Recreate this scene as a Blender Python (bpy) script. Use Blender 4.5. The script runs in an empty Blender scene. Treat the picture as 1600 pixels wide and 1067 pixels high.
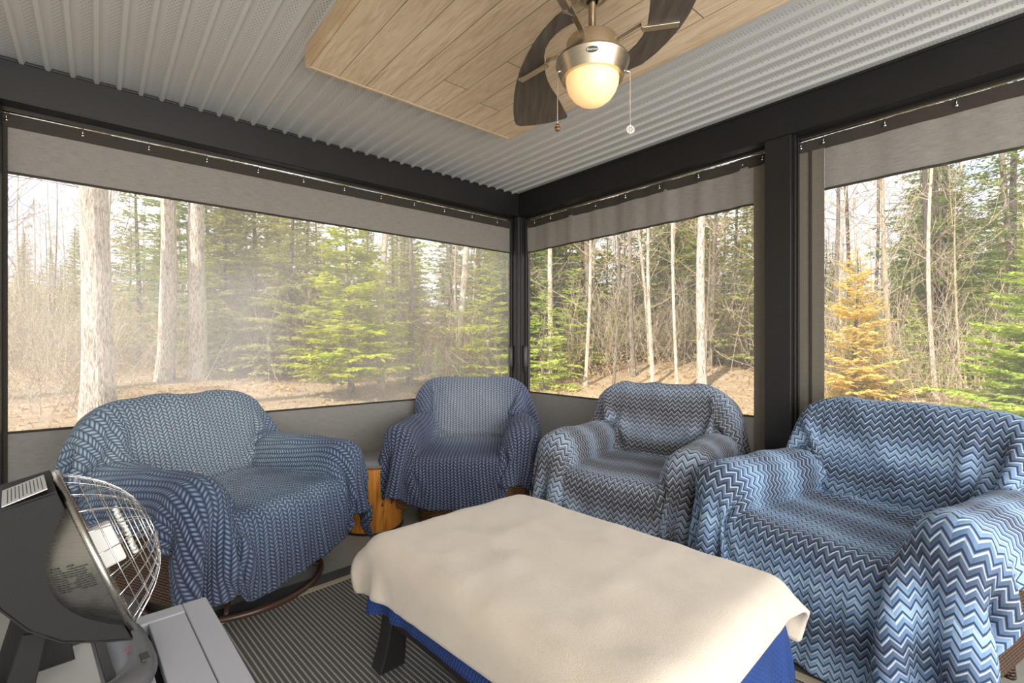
import bpy, bmesh, math, random
import numpy as np
from mathutils import Vector, Matrix

SC = bpy.context.scene
COL = SC.collection
R_ = math.radians
F_PX, HY, CAMH = 758.0, 538.0, 1.12       # focal length in pixels, horizon row, eye height
ROT = R_(40.5)                            # the room's long direction against the view
UX, UY = math.cos(ROT), math.sin(ROT)     # unit u (along the left wall), v = (-UY, UX) (along the right wall)

# ------------------------------------------------------------------ camera
cd = bpy.data.cameras.new('camera'); cam = bpy.data.objects.new('camera', cd); COL.objects.link(cam)
cam.location = (0, 0, CAMH); cam.rotation_euler = (R_(90), 0, 0)
cd.sensor_width = 36; cd.lens = 36 * F_PX / 1600; cd.shift_y = 4.5 / 1600
cd.clip_start = 0.05; cd.clip_end = 400
SC.camera = cam
# ------------------------------------------------------------------ colour management
SC.view_settings.view_transform = 'Standard'; SC.view_settings.look = 'None'
SC.view_settings.gamma = 1; SC.view_settings.use_curve_mapping = False
SC.view_settings.exposure = 0.75
SC.cycles.max_bounces = 10; SC.cycles.transparent_max_bounces = 24; SC.cycles.diffuse_bounces = 6
SC.cycles.use_denoising = True; SC.cycles.sample_clamp_indirect = 6

# ------------------------------------------------------------------ node expression helper
class E:
    def __init__(s, nt, sock): s.nt, s.s = nt, sock
    def _m(s, op, *o, clamp=False):
        n = s.nt.nodes.new('ShaderNodeMath'); n.operation = op; n.use_clamp = clamp
        for i, x in enumerate((s,) + o):
            if isinstance(x, E): s.nt.links.new(x.s, n.inputs[i])
            else: n.inputs[i].default_value = x
        return E(s.nt, n.outputs[0])
    def __add__(s, o): return s._m('ADD', o)
    __radd__ = __add__
    def __sub__(s, o): return s._m('SUBTRACT', o)
    def __rsub__(s, o): return (s * -1) + o
    def __mul__(s, o): return s._m('MULTIPLY', o)
    __rmul__ = __mul__
    def __truediv__(s, o): return s._m('DIVIDE', o)
    def fl(s): return s._m('FLOOR')
    def fr(s): return s._m('FRACT')
    def ab(s): return s._m('ABSOLUTE')
    def sin(s): return s._m('SINE')
    def sqrt(s): return s._m('SQRT')
    def pw(s, k): return s._m('POWER', k)
    def lt(s, k): return s._m('LESS_THAN', k)
    def gt(s, k): return s._m('GREATER_THAN', k)
    def mn(s, o): return s._m('MINIMUM', o)
    def mx(s, o): return s._m('MAXIMUM', o)
    def sat(s): return s._m('ADD', 0.0, clamp=True)
    def step(s, a, b):
        n = s.nt.nodes.new('ShaderNodeMapRange'); n.interpolation_type = 'SMOOTHSTEP'
        s.nt.links.new(s.s, n.inputs['Value']); n.inputs['From Min'].default_value = a; n.inputs['From Max'].default_value = b
        return E(s.nt, n.outputs['Result'])

class Mat:
    """A principled material with small helpers for procedural textures."""
    def __init__(s, name, col=(.5, .5, .5), rough=.6, metal=0, **kw):
        s.m = bpy.data.materials.new(name); s.m.use_nodes = True; s.nt = s.m.node_tree
        s.b = s.nt.nodes['Principled BSDF']; s.b.inputs['Base Color'].default_value = (*col, 1)
        s.b.inputs['Roughness'].default_value = rough; s.b.inputs['Metallic'].default_value = metal
        for k, v in kw.items(): s.b.inputs[k].default_value = v
    def coord(s, kind='Object'):
        t = s.nt.nodes.new('ShaderNodeTexCoord'); return t.outputs[kind]
    def xyz(s, kind='Object'):
        n = s.nt.nodes.new('ShaderNodeSeparateXYZ'); s.nt.links.new(s.coord(kind), n.inputs[0])
        return [E(s.nt, n.outputs[i]) for i in range(3)]
    def vec(s, x, y, z):
        n = s.nt.nodes.new('ShaderNodeCombineXYZ')
        for i, q in enumerate((x, y, z)):
            if isinstance(q, E): s.nt.links.new(q.s, n.inputs[i])
            else: n.inputs[i].default_value = q
        return n.outputs[0]
    def noise(s, scale, detail=3, vec=None, rough=.5, dist=0):
        n = s.nt.nodes.new('ShaderNodeTexNoise'); n.inputs['Scale'].default_value = scale
        n.inputs['Detail'].default_value = detail; n.inputs['Roughness'].default_value = rough
        n.inputs['Distortion'].default_value = dist
        s.nt.links.new(vec if vec is not None else s.coord(), n.inputs['Vector'])
        return E(s.nt, n.outputs['Fac'])
    def white(s, e):
        n = s.nt.nodes.new('ShaderNodeTexWhiteNoise'); n.noise_dimensions = '1D'
        s.nt.links.new(e.s, n.inputs['W']); return E(s.nt, n.outputs['Value'])
    def ramp(s, e, stops):
        n = s.nt.nodes.new('ShaderNodeValToRGB'); s.nt.links.new(e.s, n.inputs[0]); cr = n.color_ramp
        while len(cr.elements) < len(stops): cr.elements.new(0.5)
        for el, (p, c) in zip(cr.elements, stops): el.position = p; el.color = (*c, 1)
        return n.outputs[0]
    def mix(s, fac, a, b, mode='MIX'):
        n = s.nt.nodes.new('ShaderNodeMix'); n.data_type = 'RGBA'; n.blend_type = mode
        for sock, v in ((n.inputs[0], fac), (n.inputs[6], a), (n.inputs[7], b)):
            if isinstance(v, E): s.nt.links.new(v.s, sock)
            elif isinstance(v, tuple): sock.default_value = (*v, 1)
            elif isinstance(v, (int, float)): sock.default_value = v
            else: s.nt.links.new(v, sock)
        return n.outputs[2]
    def color(s, sock): s.nt.links.new(sock, s.b.inputs['Base Color']); return s
    def bump(s, e, strength=.5, dist=.01):
        n = s.nt.nodes.new('ShaderNodeBump'); n.inputs['Strength'].default_value = strength
        n.inputs['Distance'].default_value = dist; s.nt.links.new(e.s, n.inputs['Height'])
        s.nt.links.new(n.outputs[0], s.b.inputs['Normal']); return s
    def rough(s, e): s.nt.links.new(e.s, s.b.inputs['Roughness']); return s

def srgb(r, g, b):
    f = lambda c: (c / 255 / 12.92) if c / 255 <= .04045 else ((c / 255 + .055) / 1.055) ** 2.4
    return (f(r), f(g), f(b))

# ------------------------------------------------------------------ sky and sun
W = bpy.data.worlds.new('sky'); SC.world = W; W.use_nodes = True
nt = W.node_tree; bg = nt.nodes['Background']
tc = nt.nodes.new('ShaderNodeTexCoord'); mp = nt.nodes.new('ShaderNodeMapping'); mp.inputs['Scale'].default_value = (1, 1, 2.6)
mp.inputs['Location'].default_value = (.35, .2, .1)
nt.links.new(tc.outputs['Generated'], mp.inputs[0])
nz = nt.nodes.new('ShaderNodeTexNoise'); nz.inputs['Scale'].default_value = 2.6; nz.inputs['Detail'].default_value = 8
nz.inputs['Roughness'].default_value = .55; nt.links.new(mp.outputs[0], nz.inputs['Vector'])
cr = nt.nodes.new('ShaderNodeValToRGB'); nt.links.new(nz.outputs['Fac'], cr.inputs[0])
cr.color_ramp.elements[0].position = .34; cr.color_ramp.elements[0].color = (.50, .64, .95, 1)
cr.color_ramp.elements[1].position = .50; cr.color_ramp.elements[1].color = (.96, .97, 1.0, 1)
nt.links.new(cr.outputs[0], bg.inputs['Color']); bg.inputs['Strength'].default_value = 1.0
sd = bpy.data.lights.new('sun', 'SUN'); sd.energy = 5.0; sd.angle = R_(1.0); sd.color = (1, .95, .86)
sun = bpy.data.objects.new('sun', sd); COL.objects.link(sun)
sun.rotation_euler = Vector((.50, .62, -.60)).to_track_quat('-Z', 'Y').to_euler()
# fill lamp added behind the camera to brighten the porch interior
ad = bpy.data.lights.new('rear_fill', 'AREA'); ad.shape = 'RECTANGLE'; ad.size = 3.6; ad.size_y = 2.0
ad.energy = 105; ad.color = (1, .985, .96)
al = bpy.data.objects.new('rear_fill', ad); COL.objects.link(al)
al.location = (.35 * UX + 1.8 * UY, .35 * UY - 1.8 * UX, 1.15); al.rotation_euler = (R_(90), 0, ROT)

# ------------------------------------------------------------------ geometry helpers
def tagp(o, label=None, cat=None, group=None, kind=None):
    if label: o['label'] = label
    if cat: o['category'] = cat
    if group: o['group'] = group
    if kind: o['kind'] = kind
    return o
def thing(name, label, cat, loc=(0, 0, 0), rz=0, group=None):
    o = bpy.data.objects.new(name, None); COL.objects.link(o); o.empty_display_size = .1
    o.location = loc; o.rotation_euler = (0, 0, rz)
    return tagp(o, label, cat, group)
def link_mesh(name, me, mat, parent=None, smooth=True, loc=None, rz=None):
    o = bpy.data.objects.new(name, me); COL.objects.link(o)
    if mat is not None:
        me.materials.clear(); me.materials.append(mat.m if isinstance(mat, Mat) else mat)
    if smooth: me.polygons.foreach_set('use_smooth', [True] * len(me.polygons))
    if parent is not None: o.parent = parent
    if loc: o.location = loc
    if rz is not None: o.rotation_euler.z = rz
    return o
class MB:
    def __init__(s): s.v, s.f = [], []
    def add(s, vs, fs):
        n = len(s.v); s.v += [tuple(p) for p in vs]; s.f += [tuple(i + n for i in f) for f in fs]; return s
    def box(s, x0, x1, y0, y1, z0, z1, M=None):
        vs = [Vector((x, y, z)) for z in (z0, z1) for y in (y0, y1) for x in (x0, x1)]
        if M is not None: vs = [M @ p for p in vs]
        return s.add(vs, [(0, 2, 3, 1), (4, 5, 7, 6), (0, 1, 5, 4), (2, 6, 7, 3), (0, 4, 6, 2), (1, 3, 7, 5)])
    def tube(s, pts, rad, n=8, cap=True, flat=1.0, closed=False):
        pts = [Vector(p) for p in pts]; m = len(pts)
        rs = rad if isinstance(rad, (list, tuple)) else [rad] * m
        vs, fs = [], []; up = None
        for i, p in enumerate(pts):
            if closed: t = pts[(i + 1) % m] - pts[i - 1]
            else: t = pts[min(i + 1, m - 1)] - pts[max(i - 1, 0)]
            t.normalize()
            if up is None: up = Vector((0, 0, 1)) if abs(t.z) < .9 else Vector((1, 0, 0))
            a = t.cross(up)
            if a.length < 1e-4: a = t.orthogonal()
            a.normalize(); b = a.cross(t).normalized(); up = b
            for k in range(n):
                w = 2 * math.pi * k / n
                vs.append(p + (a * math.cos(w) + b * math.sin(w) * flat) * rs[i])
        q = m if closed else m - 1
        for i in range(q):
            for k in range(n):
                i2 = (i + 1) % m
                fs.append((i * n + k, i * n + (k + 1) % n, i2 * n + (k + 1) % n, i2 * n + k))
        if cap and not closed:
            fs.append(tuple(range(n))[::-1]); fs.append(tuple((m - 1) * n + k for k in range(n)))
        return s.add(vs, fs)
    def lathe(s, prof, n=32, M=None, cap=False):
        vs, fs = [], []
        for (r, z) in prof:
            for k in range(n):
                w = 2 * math.pi * k / n; p = Vector((r * math.cos(w), r * math.sin(w), z)); vs.append(M @ p if M else p)
        for i in range(len(prof) - 1):
            for k in range(n):
                fs.append((i * n + k, i * n + (k + 1) % n, (i + 1) * n + (k + 1) % n, (i + 1) * n + k))
        if cap: fs.append(tuple(range(n))[::-1]); fs.append(tuple((len(prof) - 1) * n + k for k in range(n)))
        return s.add(vs, fs)
    def prism(s, poly, z0, z1, M=None):
        n = len(poly); vs = [Vector((x, y, z)) for z in (z0, z1) for (x, y) in poly]
        if M is not None: vs = [M @ p for p in vs]
        fs = [tuple(range(n))[::-1], tuple(range(n, 2 * n))] + [(i, (i + 1) % n, n + (i + 1) % n, n + i) for i in range(n)]
        return s.add(vs, fs)
    def mesh(s, name):
        me = bpy.data.meshes.new(name); me.from_pydata(s.v, [], s.f); me.validate(); me.update()
        bm = bmesh.new(); bm.from_mesh(me); bmesh.ops.recalc_face_normals(bm, faces=bm.faces); bm.to_mesh(me); bm.free()
        return me
    def build(s, name, mat, parent=None, smooth=False, bevel=0, segs=2, loc=None, rz=None, subsurf=0, angle=None):
        o = link_mesh(name, s.mesh(name), mat, parent, smooth, loc, rz)
        if bevel:
            b = o.modifiers.new('bevel', 'BEVEL'); b.width = bevel; b.segments = segs; b.limit_method = 'ANGLE'; b.angle_limit = R_(35)
        if subsurf:
            b = o.modifiers.new('sub', 'SUBSURF'); b.levels = subsurf; b.render_levels = subsurf
        if smooth and angle:
            w = o.modifiers.new('es', 'EDGE_SPLIT'); w.split_angle = R_(angle)
        return o
def ray(px, py): return Vector(((px - 800) / F_PX, 1.0, (HY - py) / F_PX))
def at_z(px, py, z):          # where the sight line meets height z
    r = ray(px, py); t = (z - CAMH) / r.z; return Vector((r.x * t, t, z))
def at_d(px, d, z=0): return Vector(((px - 800) / F_PX * d, d, z))
def room(u, v, z=0): return Vector((u * UX - v * UY, u * UY + v * UX, z))
def to_uv(p): return (p.x * UX + p.y * UY, -p.x * UY + p.y * UX)
def rounded_box(hx, hy, hz, r, seg=4, M=None):
    """vertices/faces of a rounded box centred at the origin"""
    bm = bmesh.new(); bmesh.ops.create_cube(bm, size=2)
    for v in bm.verts: v.co = Vector((v.co.x * hx, v.co.y * hy, v.co.z * hz))
    bmesh.ops.bevel(bm, geom=list(bm.edges), offset=r, segments=seg, profile=.5, affect='EDGES')
    bm.verts.index_update()
    vs = [(M @ v.co if M is not None else v.co.copy()) for v in bm.verts]; fs = [tuple(v.index for v in f.verts) for f in bm.faces]
    bm.free(); return vs, fs

# ------------------------------------------------------------------ materials
def m_dark_metal():
    m = Mat('black_painted_metal', srgb(27, 26, 26), .45)
    n = m.noise(900, 2); m.bump(n, .25, .001); m.rough(m.noise(6, 3) * .2 + .34); return m
M_BEAM = m_dark_metal()
def m_ceiling():
    m = Mat('perforated_steel', srgb(186, 187, 186), .38, .0)
    x, y, z = m.xyz(); p = .0135
    row = (y / p).fl(); off = (row * .5).fr()
    a = (x / p + off).fr() - .5; b = (y / p).fr() - .5
    dot = ((a * a + b * b).sqrt()).step(.24, .15)
    flat = z.gt(2.4165)
    k = ((x + 8.7 - .0215) / .087).fr()
    edge = (k - .5).ab().lt(.36)
    m.color(m.mix(dot * flat * edge * .8, srgb(188, 189, 188), srgb(92, 92, 92))); m.rough(m.noise(3, 2) * .2 + .3); return m
M_CEIL = m_ceiling()
def m_planks():
    m = Mat('whitewashed_pine', (.5, .4, .3), .55)
    x, y, z = m.xyz(); k = ((x - .695) / .1247).fl(); rnd = m.white(k + .37)
    seg = ((y + rnd * 3.1) / 1.35).fl(); rnd2 = m.white(k * 7.3 + seg * 1.7)
    v = m.vec(x * 14 + rnd2 * 40, y * 1.3 + rnd2 * 9, z * 14)
    g = m.noise(3.2, 5, v, .6, 1.6)
    base = m.ramp(g, [(.25, srgb(178, 152, 120)), (.5, srgb(208, 188, 160)), (.8, srgb(228, 214, 192))])
    kn = m.nt.nodes.new('ShaderNodeTexVoronoi'); kn.inputs['Scale'].default_value = 4.2
    m.nt.links.new(m.vec(x + rnd2, y * .7, 0.0), kn.inputs['Vector']); knot = E(m.nt, kn.outputs['Distance']).step(.07, .03)
    c = m.mix(knot * .65, base, srgb(120, 84, 52))
    c = m.mix(rnd2 * .3, c, srgb(190, 166, 134), 'MIX')
    gap = ((x - .695) / .1247).fr(); gap = (gap - .5).ab().gt(.488)
    gy = (((y + rnd * 3.1) / 1.35).fr() - .5).ab().gt(.4985)
    c = m.mix(gap.mx(gy) * .85, c, srgb(66, 48, 34))
    m.color(c); m.bump(g - gap.mx(gy) * 2, .3, .003); return m
M_PLANK = m_planks()
M_PINE = Mat('pine_edge', srgb(196, 160, 116), .5); M_PINE.color(M_PINE.ramp(M_PINE.noise(3, 4, M_PINE.vec(*[q * k for q, k in zip(M_PINE.xyz(), (2, 2, 30))])), [(.3, srgb(188, 160, 122)), (.7, srgb(214, 190, 156))]))
def m_fabric(name, c0, c1, horiz=True):
    m = Mat(name, c0, .9); x, y, z = m.xyz()
    a = m.noise(1, 3, m.vec((x + y) * 18, 0.0, z * 420), .6); b = m.noise(1, 3, m.vec((x + y) * 420, 0.0, z * 30), .6)
    m.color(m.ramp(a * .7 + b * .3, [(.33, c0), (.68, c1)])); m.bump(a + b, .2, .001)
    t = m.nt.nodes.new('ShaderNodeBsdfTranslucent'); t.inputs[0].default_value = (*c1, 1); mx = m.nt.nodes.new('ShaderNodeMixShader'); mx.inputs[0].default_value = .38
    m.nt.links.new(m.b.outputs[0], mx.inputs[1]); m.nt.links.new(t.outputs[0], mx.inputs[2]); m.nt.links.new(mx.outputs[0], m.nt.nodes['Material Output'].inputs[0]); return m
M_BAND = m_fabric('grey_mesh_fabric', srgb(126, 124, 120), srgb(182, 180, 175))
M_HEM = m_fabric('taupe_hem_fabric', srgb(112, 107, 97), srgb(152, 146, 134))
M_HEMD = m_fabric('dark_hem_fabric', srgb(62, 58, 52), srgb(88, 83, 74))
def m_clear(name, haze, tint=(1, 1, 1)):
    m = bpy.data.materials.new(name); m.use_nodes = True; nt = m.node_tree; nt.nodes.clear()
    o = nt.nodes.new('ShaderNodeOutputMaterial'); t = nt.nodes.new('ShaderNodeBsdfTransparent'); t.inputs[0].default_value = (*tint, 1)
    d = nt.nodes.new('ShaderNodeBsdfDiffuse'); d.inputs[0].default_value = (.9, .88, .84, 1)
    tr = nt.nodes.new('ShaderNodeBsdfTranslucent'); tr.inputs[0].default_value = (.9, .88, .84, 1)
    a = nt.nodes.new('ShaderNodeMixShader'); a.inputs[0].default_value = .5; nt.links.new(d.outputs[0], a.inputs[1]); nt.links.new(tr.outputs[0], a.inputs[2])
    mx = nt.nodes.new('ShaderNodeMixShader')
    n = nt.nodes.new('ShaderNodeTexNoise'); n.inputs['Scale'].default_value = 1.4; n.inputs['Detail'].default_value = 4
    tcn = nt.nodes.new('ShaderNodeTexCoord'); nt.links.new(tcn.outputs['Object'], n.inputs['Vector'])
    ml = nt.nodes.new('ShaderNodeMath'); ml.operation = 'MULTIPLY'; ml.inputs[1].default_value = haze * 2; nt.links.new(n.outputs['Fac'], ml.inputs[0])
    nt.links.new(ml.outputs[0], mx.inputs[0]); nt.links.new(t.outputs[0], mx.inputs[1]); nt.links.new(a.outputs[0], mx.inputs[2])
    g = nt.nodes.new('ShaderNodeBsdfGlossy'); g.inputs['Roughness'].default_value = .15
    m2 = nt.nodes.new('ShaderNodeMixShader'); m2.inputs[0].default_value = .012
    nt.links.new(mx.outputs[0], m2.inputs[1]); nt.links.new(g.outputs[0], m2.inputs[2]); nt.links.new(m2.outputs[0], o.inputs[0]); return m
M_CLEARL = m_clear('sun_haze_screen', .155)  # sun glare on the left panel put in as extra haze
M_CLEARR = m_clear('clear_screen', .07)
M_CHROME = Mat('bright_wire', (.75, .75, .75), .22, 1)
def m_brushed(name, c, r=.28):
    m = Mat(name, c, r, 1); x, y, z = m.xyz(); n = m.noise(1, 2, m.vec(x * 6, y * 6, z * 600)); m.bump(n, .08, .001); m.rough(n * .12 + r - .05); return m
M_NICKEL = m_brushed('brushed_nickel', srgb(196, 184, 166))
M_ALU = m_brushed('spun_aluminium', srgb(160, 157, 150), .27)
M_BLADE = Mat('dark_wenge_blade', srgb(70, 62, 56), .5)
_x, _y, _z = M_BLADE.xyz(); M_BLADE.color(M_BLADE.ramp(M_BLADE.noise(1, 4, M_BLADE.vec(_x * 60, _y * 4, 0.0)), [(.3, srgb(58, 51, 46)), (.7, srgb(88, 80, 73))]))
M_GLOBE = Mat('frosted_lit_glass', srgb(255, 214, 160), .4); M_GLOBE.b.inputs['Emission Color'].default_value = (*srgb(255, 205, 140), 1); M_GLOBE.b.inputs['Emission Strength'].default_value = .33
def m_concrete():
    m = Mat('concrete', srgb(160, 158, 148), .5); n = m.noise(2.2, 6, rough=.6); n2 = m.noise(60, 3)
    m.color(m.ramp(n * .8 + n2 * .2, [(.3, srgb(134, 132, 122)), (.7, srgb(172, 170, 160))])); m.rough(n * .3 + .35); return m
M_CONC = m_concrete()
def m_rug():
    m = Mat('striped_flatweave', srgb(60, 60, 62), .95); x, y, z = m.xyz()
    p = .0175; f = (x / p).fr(); tri = (f - .5).ab() * 2; alt = ((x / p).fl() * .5).fr().gt(.25)
    line = tri.step(.55, .8); dash = ((y / .009 + (x / p).fl() * .5).fr() - .5).ab().step(.42, .3)
    nn = m.noise(240, 3); n2 = m.noise(3, 3)
    c = m.mix(line * dash * .9, m.mix(n2, srgb(62, 62, 62), srgb(84, 83, 80)), m.mix(nn, srgb(216, 208, 190), srgb(170, 164, 150)))
    m.color(m.mix(nn * .4, c, srgb(84, 82, 78))); m.bump(line * dash * .6 + nn * .5, .6, .003); return m
M_RUG = m_rug()
def m_plainrug(name, a, b):
    m = Mat(name, a, .95); n = m.noise(260, 3); m.color(m.mix(n, a, b)); m.bump(n, .5, .003); return m
M_RUGD = m_plainrug('charcoal_rug_border', srgb(52, 53, 56), srgb(84, 84, 84))
M_RUGT = m_plainrug('tan_rug_band', srgb(160, 146, 120), srgb(190, 178, 152))
def m_fleece(name, c0, c1, sc=420):
    m = Mat(name, c0, 1); n = m.noise(sc, 4); n2 = m.noise(9, 4)
    m.color(m.mix(n2, c0, c1)); m.bump(n + n2 * .5, .55, .004)
    m.b.inputs['Sheen Weight'].default_value = .35; m.b.inputs['Sheen Roughness'].default_value = .5; return m
M_BEIGE = m_fleece('beige_fleece', srgb(186, 173, 156), srgb(206, 193, 175))
M_ROYAL = m_fleece('royal_blue_knit', srgb(24, 50, 104), srgb(36, 70, 134)); M_ROYAL.b.inputs['Sheen Weight'].default_value = 0
_x, _y, _z = M_ROYAL.xyz('UV'); M_ROYAL.bump(((_x / .012).fr() - .5).ab() + ((_y / .012 + (_x / .012).fl() * .5).fr() - .5).ab(), .9, .008)
def m_weave(name, Wd, Ln, cols, cx, cy, rx, ry, blot):
    """plush herringbone blanket: light in the middle of its dye, navy towards its hems"""
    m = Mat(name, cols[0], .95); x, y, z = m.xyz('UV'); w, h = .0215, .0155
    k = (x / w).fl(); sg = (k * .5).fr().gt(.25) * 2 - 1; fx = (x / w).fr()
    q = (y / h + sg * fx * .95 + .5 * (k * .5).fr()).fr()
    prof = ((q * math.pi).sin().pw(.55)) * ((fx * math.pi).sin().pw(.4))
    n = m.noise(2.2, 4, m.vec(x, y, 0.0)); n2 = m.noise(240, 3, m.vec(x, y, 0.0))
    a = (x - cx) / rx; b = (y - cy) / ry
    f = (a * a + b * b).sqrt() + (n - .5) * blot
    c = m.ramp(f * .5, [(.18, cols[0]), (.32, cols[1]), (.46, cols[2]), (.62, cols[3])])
    c = m.mix((1 - prof).pw(1.15) * 1.05 + (n2 - .3) * .45, c, m.mix(.8, c, srgb(14, 20, 40)))  # weave relief put into the colour: shaded grooves, then paler tops
    c = m.mix(prof.pw(4) * .30, c, srgb(196, 206, 224))
    m.color(c); m.bump(prof + n2 * .25, .9, .012)
    m.b.inputs['Sheen Weight'].default_value = .12; m.b.inputs['Sheen Roughness'].default_value = .4
    m.b.inputs['Sheen Tint'].default_value = (.75, .85, 1, 1); return m
def m_chevron(name, cols, per, seed):
    """plush zigzag blanket: rows of dyed chevrons with pale and dark piping"""
    m = Mat(name, cols[0], .95); x, y, z = m.xyz('UV'); p, h, amp = .036, .0262, .021
    n = m.noise(14, 3, m.vec(x, y, 0.0)); n2 = m.noise(240, 3, m.vec(x, y, 0.0)); n3 = m.noise(3.0, 2, m.vec(x, y, float(seed)))
    tri = ((x / p).fr() - .5).ab() * 2
    t = (y + tri * amp + (n - .5) * .003) / h; k = t.fl(); f = t.fr()
    band = ((k / per + n3 * .55 + seed * .37).fr() - .5).ab() * 2
    jit = m.white(k + seed) - .5
    c = m.ramp((band * .85 + .08 + jit * .22).sat(), [(.06, cols[0]), (.35, cols[1]), (.65, cols[2]), (.95, cols[3])])
    light = (f - .12).ab().step(.13, .05); dark = (f - .42).ab().step(.17, .06)
    c = m.mix(dark * .92, c, cols[4]); c = m.mix(light * (n2 * .5 + .5), c, cols[5])
    m.color(m.mix(n2 * .12, c, srgb(40, 48, 60)))
    hgt = ((f * math.pi).sin()) * .6 + n2 * .3 + n * .3
    m.bump(hgt, .6, .006); m.b.inputs['Sheen Weight'].default_value = .12; m.b.inputs['Sheen Roughness'].default_value = .4
    m.b.inputs['Sheen Tint'].default_value = (.8, .88, 1, 1); return m
def m_wicker(name, a, b):
    m = Mat(name, a, .55); x, y, z = m.xyz(); s = .011
    k = (z / s).fl(); q = ((x + y) / .024 + k * .5).fr()
    hgt = ((z / s).fr() * math.pi).sin() * ((q * math.pi).sin().pw(.5))
    m.color(m.mix(hgt.sat() * .9 + m.noise(30, 2) * .15, srgb(36, 24, 18), m.mix(m.noise(12, 3), a, b))); m.bump(hgt, .9, .008); return m
M_WICK = m_wicker('brown_wicker', srgb(92, 62, 42), srgb(120, 86, 58))
M_WICKL = m_wicker('honey_wicker', srgb(150, 108, 66), srgb(182, 138, 88))
M_CANE = Mat('dark_cane', srgb(66, 46, 36), .35)
M_BLACKW = Mat('black_wood', srgb(30, 28, 28), .35); M_BLACKW.bump(M_BLACKW.noise(60, 3), .1, .002)
M_GREYP = Mat('grey_resin', srgb(158, 158, 164), .55); M_GREYP.bump(M_GREYP.noise(500, 2), .2, .001)
M_SHELL = Mat('dark_grey_plastic', srgb(27, 26, 25), .65); M_SHELL.bump(M_SHELL.noise(700, 2), .35, .001); M_SHELL.b.inputs['Specular IOR Level'].default_value = .2
M_BASE = Mat('grey_plastic', srgb(78, 78, 79), .35)
M_CERAMIC = Mat('white_ceramic', srgb(225, 224, 218), .5)
M_PAPER = Mat('label_print', srgb(180, 178, 173), .6)
M_INK = Mat('dark_print', srgb(52, 50, 48), .6)
M_RED = Mat('red_print', srgb(190, 50, 45), .5)
def m_orange():
    m = Mat('amber_plywood', srgb(190, 120, 40), .3); x, y, z = m.xyz(); g = m.noise(1, 5, m.vec(x * 40, y * 40, z * 2.5), .6, 1)
    m.color(m.ramp(g, [(.25, srgb(140, 76, 22)), (.5, srgb(192, 124, 46)), (.8, srgb(216, 156, 76))])); return m
M_AMBER = m_orange()
M_TOPG = Mat('speckled_grey_top', srgb(96, 94, 92), .4); M_TOPG.color(M_TOPG.mix(M_TOPG.noise(400, 3), srgb(78, 76, 74), srgb(126, 124, 120)))
def m_bark(name, a, b, sc=1.0):
    m = Mat(name, a, .95); x, y, z = m.xyz(); g = m.noise(1, 6, m.vec(x * 22 * sc, y * 22 * sc, z * 5 * sc), .65, .8)
    g2 = m.noise(1.1, 3)
    g3 = m.noise(1, 4, m.vec(x * 60 * sc, y * 60 * sc, z * 11 * sc), .6, .5)
    m.color(m.ramp(g * .45 + g2 * .15 + g3 * .40, [(.32, tuple(q * .7 for q in a)), (.41, a), (.54, b)])); m.bump(g + g3 * .7, 1, .05); return m
M_BARKL = m_bark('pale_furrowed_bark', srgb(128, 112, 98), srgb(226, 214, 198))
M_BARKG = m_bark('grey_brown_bark', srgb(84, 74, 64), srgb(150, 138, 122))
M_BARKD = m_bark('dark_bark', srgb(64, 56, 50), srgb(104, 94, 84))
M_BIRCH = m_bark('pale_sapling_bark', srgb(168, 150, 128), srgb(226, 214, 196))
M_TWIG = m_bark('twig_bark', srgb(150, 130, 104), srgb(212, 194, 166))
def m_leaf(name, a, b, tr=.35):
    m = Mat(name, a, .7); x, y, z = m.xyz(); n = m.noise(2.3, 3); n2 = m.noise(17, 2)
    c = m.ramp(n * .55 + n2 * .45, [(.34, a), (.66, b)]); m.color(c)
    t = m.nt.nodes.new('ShaderNodeBsdfTranslucent'); m.nt.links.new(c, t.inputs[0])
    mx = m.nt.nodes.new('ShaderNodeMixShader'); mx.inputs[0].default_value = tr
    m.nt.links.new(m.b.outputs[0], mx.inputs[1]); m.nt.links.new(t.outputs[0], mx.inputs[2])
    m.nt.links.new(mx.outputs[0], m.nt.nodes['Material Output'].inputs[0]); return m
M_NEED = m_leaf('olive_needles', srgb(124, 134, 66), srgb(200, 198, 108), .42)
M_NEEDD = m_leaf('deep_green_needles', srgb(98, 122, 62), srgb(170, 186, 102), .42)
M_NEEDY = m_leaf('yellow_green_needles', srgb(140, 162, 44), srgb(224, 222, 60), .5)
M_NEEDO = m_leaf('golden_needles', srgb(220, 198, 104), srgb(250, 234, 158), .5)
M_NEEDF = m_leaf('fresh_fir_needles', srgb(152, 176, 62), srgb(226, 234, 122), .5)
M_DRY = m_leaf('dry_beech_leaves', srgb(170, 136, 92), srgb(216, 184, 136), .4)
def m_ground():
    m = Mat('leaf_litter', srgb(190, 160, 120), 1); n = m.noise(1.3, 6, rough=.65); n2 = m.noise(26, 5, rough=.7)
    m.color(m.ramp(n * .45 + n2 * .55, [(.3, srgb(112, 90, 66)), (.45, srgb(172, 146, 112)), (.6, srgb(206, 184, 150)), (.78, srgb(160, 154, 102))])); m.bump(n2, 1, .06); return m
M_GROUND = m_ground()
#@@STRUCTURE
# ------------------------------------------------------------------ structure
U0, V0, UMIN, VMIN, ZC = 2.765, 3.152, -1.7, -1.9, 2.42
def struct(name, mb, mat, bevel=0, **k): return tagp(mb.build(name, mat, None, bevel=bevel, rz=ROT, **k), kind='structure')
struct('floor', MB().box(UMIN, 3.02, VMIN, 3.42, -.16, 0), M_CONC)
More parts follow.
